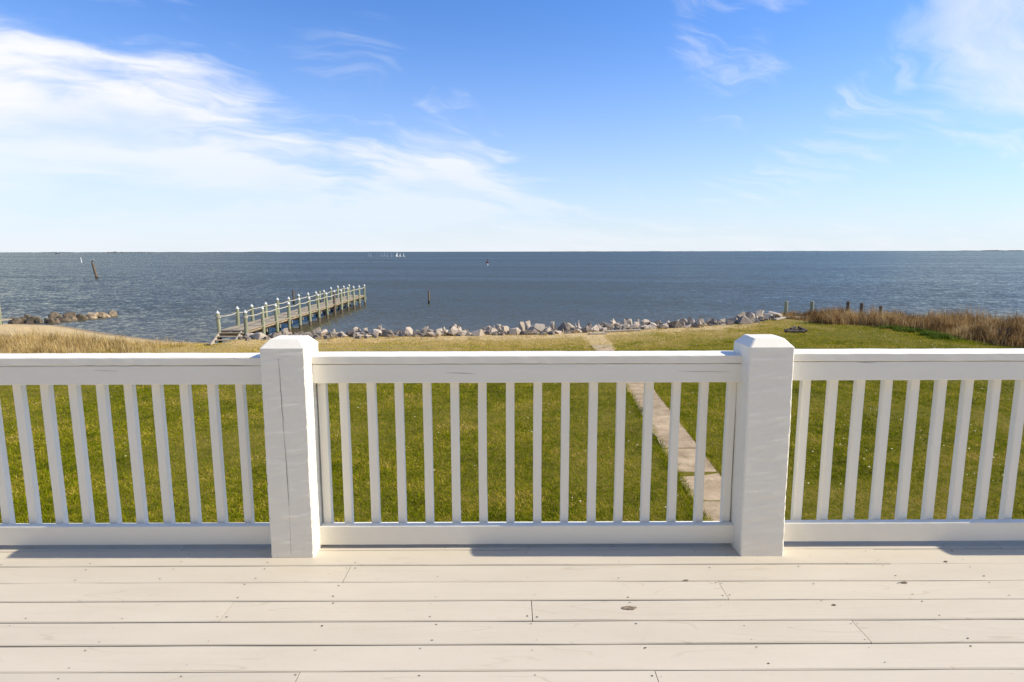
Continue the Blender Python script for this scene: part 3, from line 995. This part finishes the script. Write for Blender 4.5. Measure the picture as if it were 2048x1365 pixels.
# ------------------------------------------------------------------ riprap
def rock_mesh(seed, w, d, h, rounded=False):
    r = np.random.default_rng(seed)
    bm = bmesh.new()
    n = 26 if rounded else int(r.integers(8, 13))
    for i in range(n):
        v = r.normal(0, 1, 3)
        v /= np.linalg.norm(v)
        if not rounded:
            m_ = np.max(np.abs(v))
            v = v / (m_ ** 0.55)
            v *= r.uniform(.80, 1.0)
        else:
            v *= r.uniform(.88, 1.0)
        bm.verts.new((v[0] * .5, v[1] * .5, v[2] * .5))
    bmesh.ops.convex_hull(bm, input=bm.verts)
    loose = [v for v in bm.verts if not v.link_faces]
    bmesh.ops.delete(bm, geom=loose, context='VERTS')
    bmesh.ops.dissolve_limit(bm, angle_limit=R(10), verts=bm.verts, edges=bm.edges)
    bmesh.ops.bevel(bm, geom=list(bm.edges), offset=0.018 if not rounded else .06, segments=1, affect='EDGES', clamp_overlap=True)
    co = np.array([v.co[:] for v in bm.verts])
    lo, hi = co.min(0), co.max(0)
    for v in bm.verts:
        c = [(v.co[k] - lo[k]) / (hi[k] - lo[k]) for k in range(3)]
        k = 1.12 - 0.32 * c[2]
        v.co = ((c[0] - .5) * w * k, (c[1] - .5) * d * k, c[2] * h)
    me = bpy.data.meshes.new('boulder')
    bm.to_mesh(me)
    bm.free()
    return me

def S_(rows, x0, y0, sc):
    return [(x0 + cx / sc, y0 + top / sc, y0 + bot / sc, wd / sc) for cx, top, bot, wd in rows]
rocks = []
rocks += S_([(500, 755, 800, 70), (640, 720, 805, 180), (760, 765, 805, 60), (840, 715, 790, 90), (905, 710, 755, 70), (990, 710, 750, 90), (1120, 710, 750, 110), (1220, 715, 750, 70),
             (700, 770, 806, 80), (880, 760, 800, 90), (960, 762, 800, 80), (1060, 755, 795, 110), (1170, 755, 795, 90)], 400, 540, 5.69)
rocks += S_([(205, 310, 395, 120), (300, 335, 385, 50), (350, 330, 385, 70), (440, 330, 390, 80), (510, 320, 385, 90), (580, 290, 340, 65), (600, 340, 385, 90), (680, 315, 360, 60), (690, 355, 388, 100),
             (770, 305, 370, 110), (850, 300, 360, 60), (890, 310, 385, 90), (940, 340, 380, 50), (1015, 318, 360, 40), (985, 355, 385, 60), (1105, 287, 385, 85), (1185, 315, 385, 85), (1275, 275, 370, 75),
             (1335, 330, 390, 90), (1380, 308, 388, 110), (1475, 345, 380, 60), (1500, 310, 360, 50), (1570, 270, 320, 80), (1620, 273, 330, 65), (1570, 300, 380, 120), (1665, 318, 375, 75), (1730, 335, 380, 60),
             (1815, 303, 380, 115), (1885, 285, 330, 45), (1930, 275, 330, 45), (1975, 290, 365, 75), (2030, 262, 330, 60), (2010, 330, 375, 70), (1430, 335, 372, 50), (1055, 345, 385, 60), (400, 352, 388, 60)], 600, 600, 5.12)
rocks += S_([(45, 275, 355, 90), (150, 290, 370, 110), (235, 235, 330, 80), (260, 320, 370, 80), (310, 270, 330, 60), (405, 255, 335, 105), (370, 300, 350, 60), (490, 290, 360, 60), (520, 280, 330, 60), (560, 250, 305, 65),
             (580, 320, 360, 100), (655, 235, 335, 110), (730, 255, 320, 70), (785, 300, 355, 70), (780, 250, 300, 45), (860, 270, 350, 120), (920, 245, 300, 50), (960, 260, 335, 95), (1025, 250, 320, 60), (1095, 232, 310, 110),
             (1150, 225, 285, 60), (1060, 290, 340, 70), (1195, 240, 290, 50), (1180, 280, 315, 80), (1235, 255, 310, 60), (1265, 215, 260, 60), (1320, 205, 255, 80), (1300, 250, 310, 90), (1375, 258, 312, 85), (1410, 205, 255, 45),
             (1400, 230, 285, 60), (1495, 207, 275, 95), (1480, 258, 310, 110), (1575, 230, 295, 70), (1560, 270, 310, 70), (1640, 210, 260, 55), (1665, 245, 305, 110), (1735, 220, 265, 80), (1800, 215, 300, 110), (1890, 195, 260, 70),
             (1860, 225, 275, 50), (1950, 235, 300, 140), (1975, 198, 240, 60), (2035, 198, 280, 50), (340, 320, 372, 70), (440, 330, 372, 70), (690, 320, 362, 80)], 1000, 600, 5.12)
rocks += S_([(15, 335, 420, 60), (50, 375, 425, 60), (130, 330, 410, 90), (210, 355, 410, 60), (260, 330, 400, 80), (270, 385, 415, 60), (340, 350, 410, 70), (390, 315, 385, 130), (480, 255, 330, 120), (590, 265, 330, 80),
             (530, 300, 420, 150), (620, 330, 385, 100), (690, 240, 320, 110), (700, 290, 340, 80), (780, 275, 340, 90), (870, 255, 335, 160), (640, 350, 390, 90), (1100, 290, 325, 190), (1320, 258, 320, 75), (1385, 265, 320, 50)], 1400, 580, 5.69)
_r5 = np.random.default_rng(55)
for (px, pt, pb, pw) in list(rocks):
    if 500 < px < 1545 and _r5.random() < .85:
        k = _r5.uniform(.45, .75)
        hh = (pb - pt) * k
        b2 = pb - _r5.uniform(0, 7)
        rocks.append((px + _r5.uniform(-.7, .7) * pw, b2 - hh - _r5.uniform(0, 4), b2, pw * k))
front_line = ([430, 500, 700, 900, 1000, 1100, 1200, 1300, 1400, 1450, 1500, 1560, 1640], [684, 683, 677, 674, 674, 671, 664, 660, 655, 653, 648, 640, 637])
SEG = [(0, 560, 'behind the pier stairs'), (560, 645, 'under the pier'), (645, 720, 'just right of the left white post'),
       (720, 790, 'between left white post and offshore piling'), (790, 870, 'below the lone offshore piling'), (870, 960, 'just right of the offshore piling'),
       (960, 1050, 'below the distant daymark'), (1050, 1130, 'well left of the path end'), (1130, 1210, 'at the path end'),
       (1210, 1290, 'just right of the path end'), (1290, 1370, 'well right of the path end'), (1370, 1470, 'left of the right white post'),
       (1470, 1560, 'beside the timber bulkhead'), (1560, 1700, 'behind the timber bulkhead')]
ORD = ['first', 'second', 'third', 'fourth', 'fifth', 'sixth', 'seventh', 'eighth', 'ninth', 'tenth', 'eleventh', 'twelfth', 'thirteenth', 'fourteenth',
       'fifteenth', 'sixteenth', 'seventeenth', 'eighteenth', 'nineteenth', 'twentieth', 'twenty-first', 'twenty-second', 'twenty-third', 'twenty-fourth', 'twenty-fifth', 'twenty-sixth', 'twenty-seventh', 'twenty-eighth', 'twenty-ninth', 'thirtieth', 'thirty-first', 'thirty-second', 'thirty-third', 'thirty-fourth']
built = []
for i, (px, ptop, pbot, pw) in enumerate(rocks):
    fl = float(np.interp(px, *front_line))
    back = max(0.0, fl - pbot)                       # pixels behind the front row
    p = on_level(px, min(pbot, fl + 1.5), -0.05)
    if back > 6:                                     # lies on the rocks in front, not far out in the water
        pf = on_level(px, fl, -0.05)
        p = Vector((p.x, min(p.y, pf.y + 1.9), 0))
        p.x = at_range(px, pbot, p.y).x
    rng_m = p.y
    mpp = math.hypot(p.x, p.y, CAM_H) * math.cos(math.atan2(p.x, p.y)) / F_PX
    wd = max(0.22, pw * mpp)
    p.y += wd * 0.32
    ztop = at_range(px, ptop, p.y).z
    zb = min(float(ground_z(p.x, p.y)) - 0.08, ztop - 0.15)
    dp = wd * random.uniform(.7, 1.0)
    me = rock_mesh(100 + i, wd * 1.22, dp * 1.1, (ztop - zb) * 1.08)
    q = random.random()
    mat = M['granite_pale'] if q < .40 else (M['granite'] if q < .80 else M['granite_dark'])
    o = link('boulder', me, mat, None, (p.x, p.y, zb))
    built.append((o, px, pw * (pbot - ptop), (pbot - ptop) / pw, back, mat))
for a, b_, where in SEG:
    grp = sorted([t for t in built if a <= t[1] < b_], key=lambda t: t[1])
    if not grp:
        continue
    big = max(grp, key=lambda t: t[2])
    for k, t in enumerate(grp):
        tone = {'granite_pale': 'pale grey', 'granite': 'grey', 'granite_dark': 'dark grey'}[[q for q in M if M[q] is t[5]][0]]
        row = 'back-row' if t[4] > 6 else 'front-row'
        lab = f'largest {tone} boulder {where}' if t is big else f'{ORD[k]} riprap boulder from the left {where}, {tone}, {row}'
        tag(t[0], lab, 'rock', 'riprap boulders along the shore')

# small stone fill, dark to stand in for the shaded gaps between boulders
def rubble():
    m = MB()
    r = np.random.default_rng(77)
    for k in range(900):
        x = r.uniform(-15.0, 19.0)
        y = float(shore_y(x)) - r.uniform(0.2, 3.1)
        s_ = r.uniform(.08, .24)
        z = float(ground_z(x, y))
        n0 = len(m.v)
        base = [(math.cos(t + r.uniform(-.3, .3)), math.sin(t + r.uniform(-.3, .3))) for t in np.linspace(0, 2 * math.pi, 6)[:-1]]
        m.v += [(x + s_ * a, y + s_ * b_, z - .06) for a, b_ in base]
        m.v += [(x + s_ * .6 * a, y + s_ * .6 * b_, z + s_ * r.uniform(.5, 1.0)) for a, b_ in base]
        for q in range(5):
            m.f.append((n0 + q, n0 + (q + 1) % 5, n0 + 5 + (q + 1) % 5, n0 + 5 + q))
        m.f.append(tuple(n0 + 5 + q for q in range(5)))
    o = m.build('rubble', M['granite_dark'])
    tag(o, 'dark stone fill added for the shaded gaps between the riprap boulders', 'rubble', kind='stuff')
rubble()

jetty = S_([(135, 790, 850, 60), (165, 800, 855, 130), (235, 790, 845, 90), (285, 760, 820, 90), (350, 780, 845, 130), (400, 785, 845, 70), (475, 800, 850, 55), (560, 740, 810, 120), (530, 795, 850, 75), (585, 800, 845, 60),
            (625, 770, 830, 80), (660, 790, 832, 110), (700, 738, 810, 100), (755, 738, 800, 70), (750, 785, 822, 80), (830, 755, 815, 90), (870, 770, 808, 80), (930, 745, 803, 110), (990, 738, 795, 100), (1045, 740, 793, 80),
            (1090, 750, 788, 70), (1155, 720, 778, 95), (800, 780, 815, 60), (900, 765, 805, 60)], 0, 480, 5.12)
jb = []
for i, (px, ptop, pbot, pw) in enumerate(jetty):
    p = on_level(px, pbot, -0.70)
    mpp = p.y / F_PX
    wd = pw * mpp * 1.08
    p.y += wd * .3
    p.x = at_range(px, pbot, p.y).x
    ztop = at_range(px, ptop, p.y).z
    me = rock_mesh(500 + i, wd, wd * random.uniform(.7, .95), ztop + 1.0, True)
    mat = M['barnacle_rock'] if px > 185 or (px > 120 and random.random() < .55) else M['wet_rock']
    o = link('jetty_rock', me, mat, None, (p.x, p.y, -1.0))
    jb.append((o, px, pw * (pbot - ptop), mat))
jb.sort(key=lambda t: t[1])
for k, t in enumerate(jb):
    tone = 'dark brown' if t[3] is M['wet_rock'] else 'bleached tan'
    lab = f'rounded {tone} rock at the seaward tip of the jetty' if k == len(jb) - 1 else f'{ORD[k]} rock from the landward left end of the jetty, {tone}'
    tag(t[0], lab, 'rock', 'jetty rocks off the beach')

# ------------------------------------------------------------------ pier
PY0, PY1 = 34.5, 63.4
XR_, XL_ = -15.12, -16.66
PD = 0.30
pier = empty('wooden_pier', (XL_, PY0, WATER_Z))
tag(pier, 'long narrow wooden pier with white capped green pilings, rope rails and steps', 'pier')
def pl(x, y, z):
    return (x - XL_, y - PY0, z - WATER_Z)
def piling(x, y, top, mat, cap=True, rad=0.105, parent=pier, wetdark=False, bottom=-2.2):
    tilt = (random.uniform(-.025, .025), random.uniform(-.02, .02))
    m = MB()
    zst = -0.02 if wetdark else random.uniform(-.48, -.30)
    m.tube([(tilt[0] * z, tilt[1] * z, z) for z in np.linspace(zst, top, 6)], [rad * k for k in (1.03, 1.02, 1.01, 1, .99, .98)], 12, 0.01)
    ob = m.build('piling', mat, parent, pl(x, y, 0) if parent is pier else (x, y, 0), smooth=False)
    m2 = MB()
    m2.tube([(0, 0, z) for z in (bottom, WATER_Z - .1, zst)], [rad * 1.06, rad * 1.06, rad * 1.035], 12, 0.02)
    sub = m2.build('tidal_stain', M['pile_wet'] if wetdark else M['pile_brown'], ob)
    if cap:
        m3 = MB()
        tx, ty = tilt[0] * top, tilt[1] * top
        m3.loft([[(tx + r * math.cos(2 * math.pi * k / 12), ty + r * math.sin(2 * math.pi * k / 12), top + z) for k in range(12)] for r, z in ((rad * 1.08, -.01), (rad * 1.08, .03), (rad * .72, .085), (.012, .17))])
        m3.build('cap', M['pile_cap'], ob)
    return ob
NP = 14
ysp = [PY0 + 0.35 + (PY1 - PY0 - .5) * k / (NP - 1) for k in range(NP)]
for k, y in enumerate(ysp):
    top = 1.30 + random.uniform(-.07, .05)
    piling(XR_, y - (0.25 if k == 0 else 0), top + (.06 if k == 8 else 0), M['pile_brown'] if k == 8 else M['pile_green'])
    piling(XL_, y - (0.25 if k == 0 else 0), top + random.uniform(-.05, .05), M['pile_green'], wetdark=True)
def rope(x, z0=1.10):
    for k in range(NP - 1):
        m = MB()
        a, b_ = ysp[k], ysp[k + 1]
        sag = random.uniform(.03, .10)
        m.tube([(x, a + (b_ - a) * t, z0 - sag * 4 * t * (1 - t)) for t in np.linspace(0, 1, 8)], 0.030, 6)
        m.build('rope', M['rope'], pier, (0, 0, 0), off=(XL_, PY0, WATER_Z))
rope(XR_ + .02); rope(XL_ - .02)
for xr in (XR_, XL_):                                  # rope wound round the first pilings
    m = MB()
    for q in range(3):
        m.tube([(xr + .125 * math.cos(t), ysp[0] - .25 + .125 * math.sin(t), 1.02 + q * .05) for t in np.linspace(0, 2 * math.pi, 13)], 0.024, 6)
    m.build('rope_coil', M['rope'], pier, off=(XL_, PY0, WATER_Z))
# deck boards of the pier: one part per board
y = PY0
bmesh_board = None
rr_ = np.random.default_rng(9)
bcount = 0
while y < PY1:
    if bmesh_board is None:
        mm = MB(); mm.box((0, 0, 0), (1.66, 0.138, 0.038), 0, .004)
        bmesh_board = mesh('plank', mm.v, mm.f); bmesh_board.materials.append(M['pier_wood'])
    ob = link('plank', bmesh_board, None, pier, pl((XR_ + XL_) / 2 + rr_.normal(0, .012), y + .07, PD - .019 + rr_.normal(0, .003)))
    ob.rotation_euler = (0, 0, rr_.normal(0, .006))
    y += 0.146
for xs_ in (XR_ - .12, (XR_ + XL_) / 2, XL_ + .12):
    m = MB(); m.box((xs_, (PY0 + PY1) / 2, PD - .135), (.05, PY1 - PY0, .19), 0, .004)
    m.build('stringer', M['pier_beam'], pier, off=(XL_, PY0, WATER_Z))
for xs_ in (XR_ + .13,):
    for k in range(NP - 1):
        m = MB(); m.box((XR_ - .06, (ysp[k] + ysp[k + 1]) / 2, PD - .10), (.045, ysp[k + 1] - ysp[k] - .01, .15), 0, .004)
        m.build('side_board', M['pier_beam'], pier, off=(XL_, PY0, WATER_Z))
for y in ysp:
    m = MB(); m.box(((XR_ + XL_) / 2, y + .16, PD - .335), (1.9, .09, .2), 0, .006)
    m.build('cross_beam', M['pier_wood'], pier, off=(XL_, PY0, WATER_Z))
st = empty('stair', (0, 0, 0))
st.parent = pier
for sx_ in (XL_ + .12, XR_ - .22):
    m = MB()
    m.loft([[(sx_ + o_, PY0 - .02, PD - .02), (sx_ + o_, PY0 - .02, PD - .30), (sx_ + o_, PY0 - 1.15, -.42), (sx_ + o_, PY0 - 1.25, -.28)] for o_ in (-.03, .03)])
    m.build('stair_string', M['driftwood'], st, off=(XL_, PY0, WATER_Z))
for k in range(4):
    m = MB(); m.box(((XR_ + XL_) / 2 - .05, PY0 - .10 - .30 * k, PD - .12 - .165 * k), (1.50 + .06 * k, .27, .04), 0, .004)
    m.build('tread', M['pier_wood'], st, off=(XL_, PY0, WATER_Z))

# ------------------------------------------------------------------ loose pilings and posts
def lone_piling(name, px, ptop, pbase, rad, mat, label, lean=(0, 0), z0=WATER_Z, cap=False, group=None, d=None):
    p = on_level(px, pbase, z0) if d is None else at_range(px, pbase, d)
    top = at_range(px, ptop, p.y).z
    e = empty(name, (p.x, p.y, z0))
    tag(e, label, 'piling', group)
    m = MB()
    hgt = top - z0
    zs_ = [-.9, .25, hgt * .5, hgt]
    m.tube([(lean[0] * z, lean[1] * z, z) for z in zs_], [rad * 1.04, rad * 1.02, rad, rad * .97], 12, .012)
    m.build('shaft', mat, e)
    if z0 == WATER_Z:
        m = MB()
        m.tube([(lean[0] * z, lean[1] * z, z) for z in (-.8, .1, .32)], [rad * 1.08, rad * 1.08, rad * 1.05], 12, .02)
        m.build('tidal_stain', M['pile_wet'], e)
    return e, p, top
lone_piling('mooring_piling', 858, 582, 608, .105, M['pile_brown'], 'lone weathered piling standing in open water right of the pier')
lone_piling('mooring_piling', 587.6, 581.5, 608, .11, M['pile_brown'], 'dark bare mooring piling rising behind the middle of the pier', group='mooring pilings behind the pier')
lone_piling('mooring_piling', 640, 582, 606, .12, M['pile_green'], 'yellow-green capless mooring piling just behind the outer half of the pier', group='mooring pilings behind the pier')
e, p, top = lone_piling('leaning_piling', 194, 526.5, 557, .26, M['pile_brown'], 'thick leaning piling with a bird on top, far left in the water', lean=(-.20, .0))
# the bird on it
hb = top - WATER_Z
bx0 = Vector((p.x - .20 * hb, p.y, top))
m = MB()
ringsb = []
for (xx, zz_, rx, rz) in ((-.30, .10, .015, .02), (-.22, .16, .07, .06), (-.08, .26, .13, .12), (.06, .36, .15, .15), (.16, .48, .11, .12), (.20, .62, .06, .07)):
    ringsb.append([(xx + rz * .6 * math.cos(t) * .6, rx * math.sin(t), zz_ + rz * math.cos(t)) for t in np.linspace(0, 2 * math.pi, 11)[:-1]])
m.loft(ringsb)
for s in (-.05, .05):
    m.tube([(.03, s, 0), (.04, s, .25)], .018, 6)
bird = m.build('perched_bird', M['bird'], None, bx0, smooth=True)
tag(bird, 'dark waterbird with pale head perched on the leaning piling', 'bird')
m = MB()
m.loft([[(x_ + 0 * t, r_ * math.sin(t), z_ + r_ * math.cos(t)) for t in np.linspace(0, 2 * math.pi, 9)[:-1]] for x_, z_, r_ in ((.13, .70, .03), (.19, .72, .075), (.26, .72, .07), (.31, .70, .03), (.50, .64, .012))])
m.build('head', M['bird_head'], bird, smooth=True)

# far channel marker and daymark
p = on_level(164, 526, WATER_Z)
e = empty('channel_marker', (p.x, p.y, WATER_Z))
tag(e, 'thin white leaning channel marker pole beyond the leaning piling', 'marker')
m = MB(); m.tube([(0, 0, -.5), (-.25, 0, 1.2), (-.55, 0, 2.7)], [.20, .17, .14], 8); m.build('pole', M['marker_white'], e)
p = on_level(975.5, 532, WATER_Z)
e = empty('daymark', (p.x, p.y, WATER_Z))
tag(e, 'distant daymark with reddish board on a pale post right of centre', 'marker')
m = MB(); m.tube([(0, 0, -.5), (0, 0, 2.3)], [.16, .14], 8); m.build('pole', M['marker_white'], e)
m = MB(); m.box((-.15, -.2, 1.35), (.95, .08, .75), 0, .01); m.build('board', M['marker_red'], e)
m = MB(); m.box((0, 0, 2.15), (.35, .35, .5), 0, .02); m.build('lantern', M['boat_dark'], e)

# shore posts and low bulkhead on the right
for px, pt, pb, dd, lab, mt in ((1570.5, 603, 637.5, None, 'greenish square-cut post at the left end of the timber bulkhead', 'pile_green'), (1622, 603, 637, None, 'greenish post in the middle of the timber bulkhead', 'pile_green'),
                            (1694.5, 603, 630, 45.2, 'leftmost of three brown posts half hidden in the marsh grass', 'pile_brown'), (1722, 606.5, 630, 45.0, 'middle one of three brown posts half hidden in the marsh grass', 'pile_brown'),
                            (1760.5, 612, 630, 44.6, 'rightmost of three brown posts half hidden in the marsh grass', 'pile_brown')):
    d0 = on_level(px, pb, -.1).y if dd is None else dd
    p = at_range(px, pb, d0)
    top = at_range(px, pt, d0).z
    zb = -1.0
    e = empty('shore_post', (p.x, d0, zb))
    tag(e, lab, 'post', 'timber posts along the right-hand shore')
    m = MB(); m.tube([(0, 0, 0), (0, 0, top - zb - .05), (0, 0, top - zb)], [.125, .12, .105], 14, .012)
    m.build('shaft', M[mt], e)
A = on_level(1550, 642, -.02); B = on_level(1573, 637.5, 0); C = on_level(1662, 637.5, 0)
bh = empty('timber_bulkhead', (B.x, B.y, 0))
tag(bh, 'low timber bulkhead edging the lawn between the two greenish posts', 'bulkhead')
def board(a, b_, z0, z1, th, name, mat, parent, off):
    d = Vector((b_[0] - a[0], b_[1] - a[1], 0)); L = d.length
    rz = math.atan2(d.y, d.x)
    m = MB(); m.box(((a[0] + b_[0]) / 2, (a[1] + b_[1]) / 2, (z0 + z1) / 2), (L, th, z1 - z0), rz, .008)
    return m.build(name, mat, parent, off=off)
board((B.x, B.y + .15), (C.x, C.y + .15), .04, .10, .30, 'cap_board', M['pier_wood'], bh, (B.x, B.y, 0))
board((B.x, B.y + .22), (C.x, C.y + .22), -.9, .035, .10, 'sheeting', M['pile_wet'], bh, (B.x, B.y, 0))
board((A.x, A.y), (B.x - .05, B.y + .1), .02, .12, .22, 'return_board', M['driftwood'], bh, (B.x, B.y, 0))

# left: corner of another dock at the frame edge
p = on_level(1, 646, -.25)
e = empty('timber_dock', (p.x, p.y, -.25))
tag(e, 'corner of a greenish timber dock cut off by the left frame edge', 'dock')
m = MB(); m.tube([(0, 0, -.6), (0, 0, at_range(1, 607, p.y).z + .25)], [.11, .105], 12, .01); m.build('piling', M['pile_green'], e)
m = MB(); m.box((-.9, -.1, .22), (2.9, 1.0, .06), 0, .01); m.build('deck_boards', M['pier_wood'], e)
m = MB(); m.box((-.9, -.62, .10), (2.9, .05, .18), 0, .01); m.build('fascia', M['pile_green'], e)
for xx in (.10, .46):
    m = MB(); m.box((xx + .1, -.70, -.02), (.13, .13, .62), 0, .01); m.build('short_post', M['pile_green'], e)

# charred log heap on the lawn, right of the white post
fx = on_level(1593, 665.5, 0)
def log(a, b_, r, mat, lab, cat='log', name='charred_log'):
    m = MB()
    a, b_ = Vector(a), Vector(b_)
    n = 7
    pts_ = [a.lerp(b_, t) + Vector((0, 0, random.uniform(-.02, .02))) for t in np.linspace(0, 1, n)]
    m.tube([(q - a) for q in pts_], [r * random.uniform(.75, 1.1) for _ in range(n)], 9, .14)
    o = m.build(name, mat, None, a)
    tag(o, lab, cat, 'logs of the burnt heap on the lawn' if name == 'charred_log' else None)
x0, y0 = fx.x, fx.y
log((x0 - .68, y0, .06), (x0 + .45, y0 - .12, .09), .10, M['char'], 'charred log lying along the front of the burnt heap on the lawn')
log((x0 - .55, y0 + .35, .08), (x0 + .62, y0 + .25, .10), .10, M['char'], 'charred log at the back of the burnt heap on the lawn')
log((x0 + .12, y0 + .05, .30), (x0 + .66, y0 + .16, .08), .085, M['char'], 'short charred log leaning on the right of the burnt heap')
log((x0 - .30, y0 + .1, .20), (x0 + .12, y0 + .5, .26), .075, M['char'], 'short charred log propped across the middle of the burnt heap')
log((x0 - .18, y0 + .05, .22), (x0 - .02, y0 + .02, .36), .05, M['driftwood'], 'small pale unburnt stick poking up from the burnt heap', 'stick', 'pale_stick')

# bleached planks washed up against the riprap
def drift(p1, p2, h, wd, lab):
    a = on_level(*p1, 0); b_ = on_level(*p2, 0)
    e = board((a.x, a.y), (b_.x, b_.y), .03, .03 + h, wd, 'driftwood_plank', M['driftwood'], None, (a.x, a.y, 0))
    e.location = (a.x, a.y, 0)
    tag(e, lab, 'plank', 'bleached planks at the foot of the riprap')
drift((1178, 670), (1212, 669), .07, .28, 'short bleached plank lying at the foot of the riprap left of the path mouth')
drift((1211, 665), (1282, 662), .07, .22, 'long bleached plank lying at the foot of the riprap right of the path mouth')

# bare shrub at the far right
sb = on_level(2004, 690, 0)
shrub = empty('bare_shrub', (sb.x, sb.y, 0))
tag(shrub, 'leafless twiggy shrub in front of the marsh grass at far right', 'shrub')
m = MB()
def branch(p, d, L, r, depth):
    q = p + d * L
    mid = p.lerp(q, .5) + Vector((random.uniform(-.05, .05), random.uniform(-.05, .05), .02))
    m.tube([p, mid, q], [r, r * .8, r * .6], 5)
    if depth:
        for _ in range(3):
            nd = (d + Vector((random.uniform(-.7, .7), random.uniform(-.5, .5), random.uniform(-.1, .5)))).normalized()
            branch(p.lerp(q, random.uniform(.5, 1)), nd, L * .68, r * .6, depth - 1)
for k in range(6):
    branch(Vector((random.uniform(-.2, .2), random.uniform(-.2, .2), -.03)), Vector((random.uniform(-.8, .8), random.uniform(-.5, .3), 1)).normalized(), .55, .022, 2)
m.build('branches', M['twig'], shrub)

# ------------------------------------------------------------------ far boats, islands
sail_px = [737, 741, 762.5, 768.5, 774, 783, 794, 800, 807]
ords = ['first', 'second', 'third', 'fourth', 'fifth', 'sixth', 'seventh', 'eighth', 'ninth']
for k, px in enumerate(sail_px):
    d = random.uniform(620, 720)
    p = at_range(px, 514, d)
    hgt = (3.6, 3.5, 2.8, 4.3, 4.2, 3.6, 4.3, 3.0, 3.2)[k]
    e = empty('sailing_dinghy', (p.x, d, WATER_Z), random.uniform(-1.0, 1.0))
    tag(e, f'{ords[k]} tiny white-sailed dinghy from the left in the far fleet', 'sailboat', 'distant sailing dinghies')
    m = MB(); m.loft([[(x_, -w_, .05), (x_, w_, .05), (x_, w_ * 1.2, .45), (x_, -w_ * 1.2, .45)] for x_, w_ in ((-1.6, .5), (0, .7), (1.0, .5), (1.9, .06))]); m.build('hull', M['hull'], e)
    m = MB(); m.tube([(.5, 0, .3), (.5, 0, hgt + .4)], .05, 6); m.build('mast', M['marker_white'], e)
    wdt = 1.5 if k in (3, 4, 6) else .8
    m = MB(); m.loft([[(.45 - wdt * (1 - t) ** .8, .10 * (1 - t) - .015, .6 + hgt * t), (.45 - wdt * (1 - t) ** .8, .10 * (1 - t) + .015, .6 + hgt * t), (.46, .015, .6 + hgt * t), (.46, -.015, .6 + hgt * t)] for t in (0, .3, .6, .98)]); m.build('sail', M['sail'], e)
p = at_range(114, 506.0, 2200)
e = empty('fishing_boat', (p.x, 2200, WATER_Z))
tag(e, 'dark-hulled boat far out near the horizon at left', 'boat')
m = MB(); m.loft([[(x_, -w_, 0), (x_, w_, 0), (x_, w_ * 1.3, h_), (x_, -w_ * 1.3, h_)] for x_, w_, h_ in ((-6, 1.5, 2.0), (0, 2, 2.0), (5, 1.4, 2.6), (8, .1, 3.2))]); m.build('hull', M['boat_dark'], e)
m = MB(); m.box((1.5, 0, 3.9), (4.5, 2.6, 3.4), 0, .1); m.build('cabin', M['hull'], e)

def low_island(name, pxa, pxb, dist, hmax, label, sand=True, seed=1):
    a = at_range(pxa, 504, dist); b_ = at_range(pxb, 504, dist)
    e = empty(name, (a.x, dist, WATER_Z))
    tag(e, label, kind='structure')
    n = max(24, int((b_.x - a.x) / 14))
    n = min(n, 500)
    r = np.random.default_rng(seed)
    rings = []
    for i in range(n + 1):
        t = i / n
        x = (b_.x - a.x) * t
        env = min(1, 6 * t, 6 * (1 - t))
        h = max(.3, hmax * env * (.45 + .55 * abs(mnoise.noise(Vector((t * 23 + seed, 0, seed)))) * 1.6 + r.uniform(-.12, .12)))
        rings.append([(x, -60, -.5), (x, -20, h * .5), (x, 0, h), (x, 40, h * .6), (x, 80, -.5)])
    m = MB(); m.loft(rings)
    m.build('tree_belt', M['far_shore'], e)
    if sand:
        m = MB(); m.box(((b_.x - a.x) * .55, -75, .6), ((b_.x - a.x) * .5, 20, 2.4), 0, .3)
        m.build('sand_bank', M['far_sand'], e)
low_island('far_island', 205, 262, 4200, 10, 'low wooded island on the horizon at left', True, 2)
low_island('far_sandbar', 270, 312, 4600, 5, 'low sandbar on the horizon at left', True, 3)
low_island('far_shore', -900, 960, 9500, 9, 'thin dark far shore on the left horizon', False, 4)
low_island('far_shore', 960, 1900, 12000, 8, 'faint far shore on the middle horizon', False, 5)
low_island('far_shore', 1800, 3000, 8000, 14, 'thin dark far shore on the right horizon', False, 6)
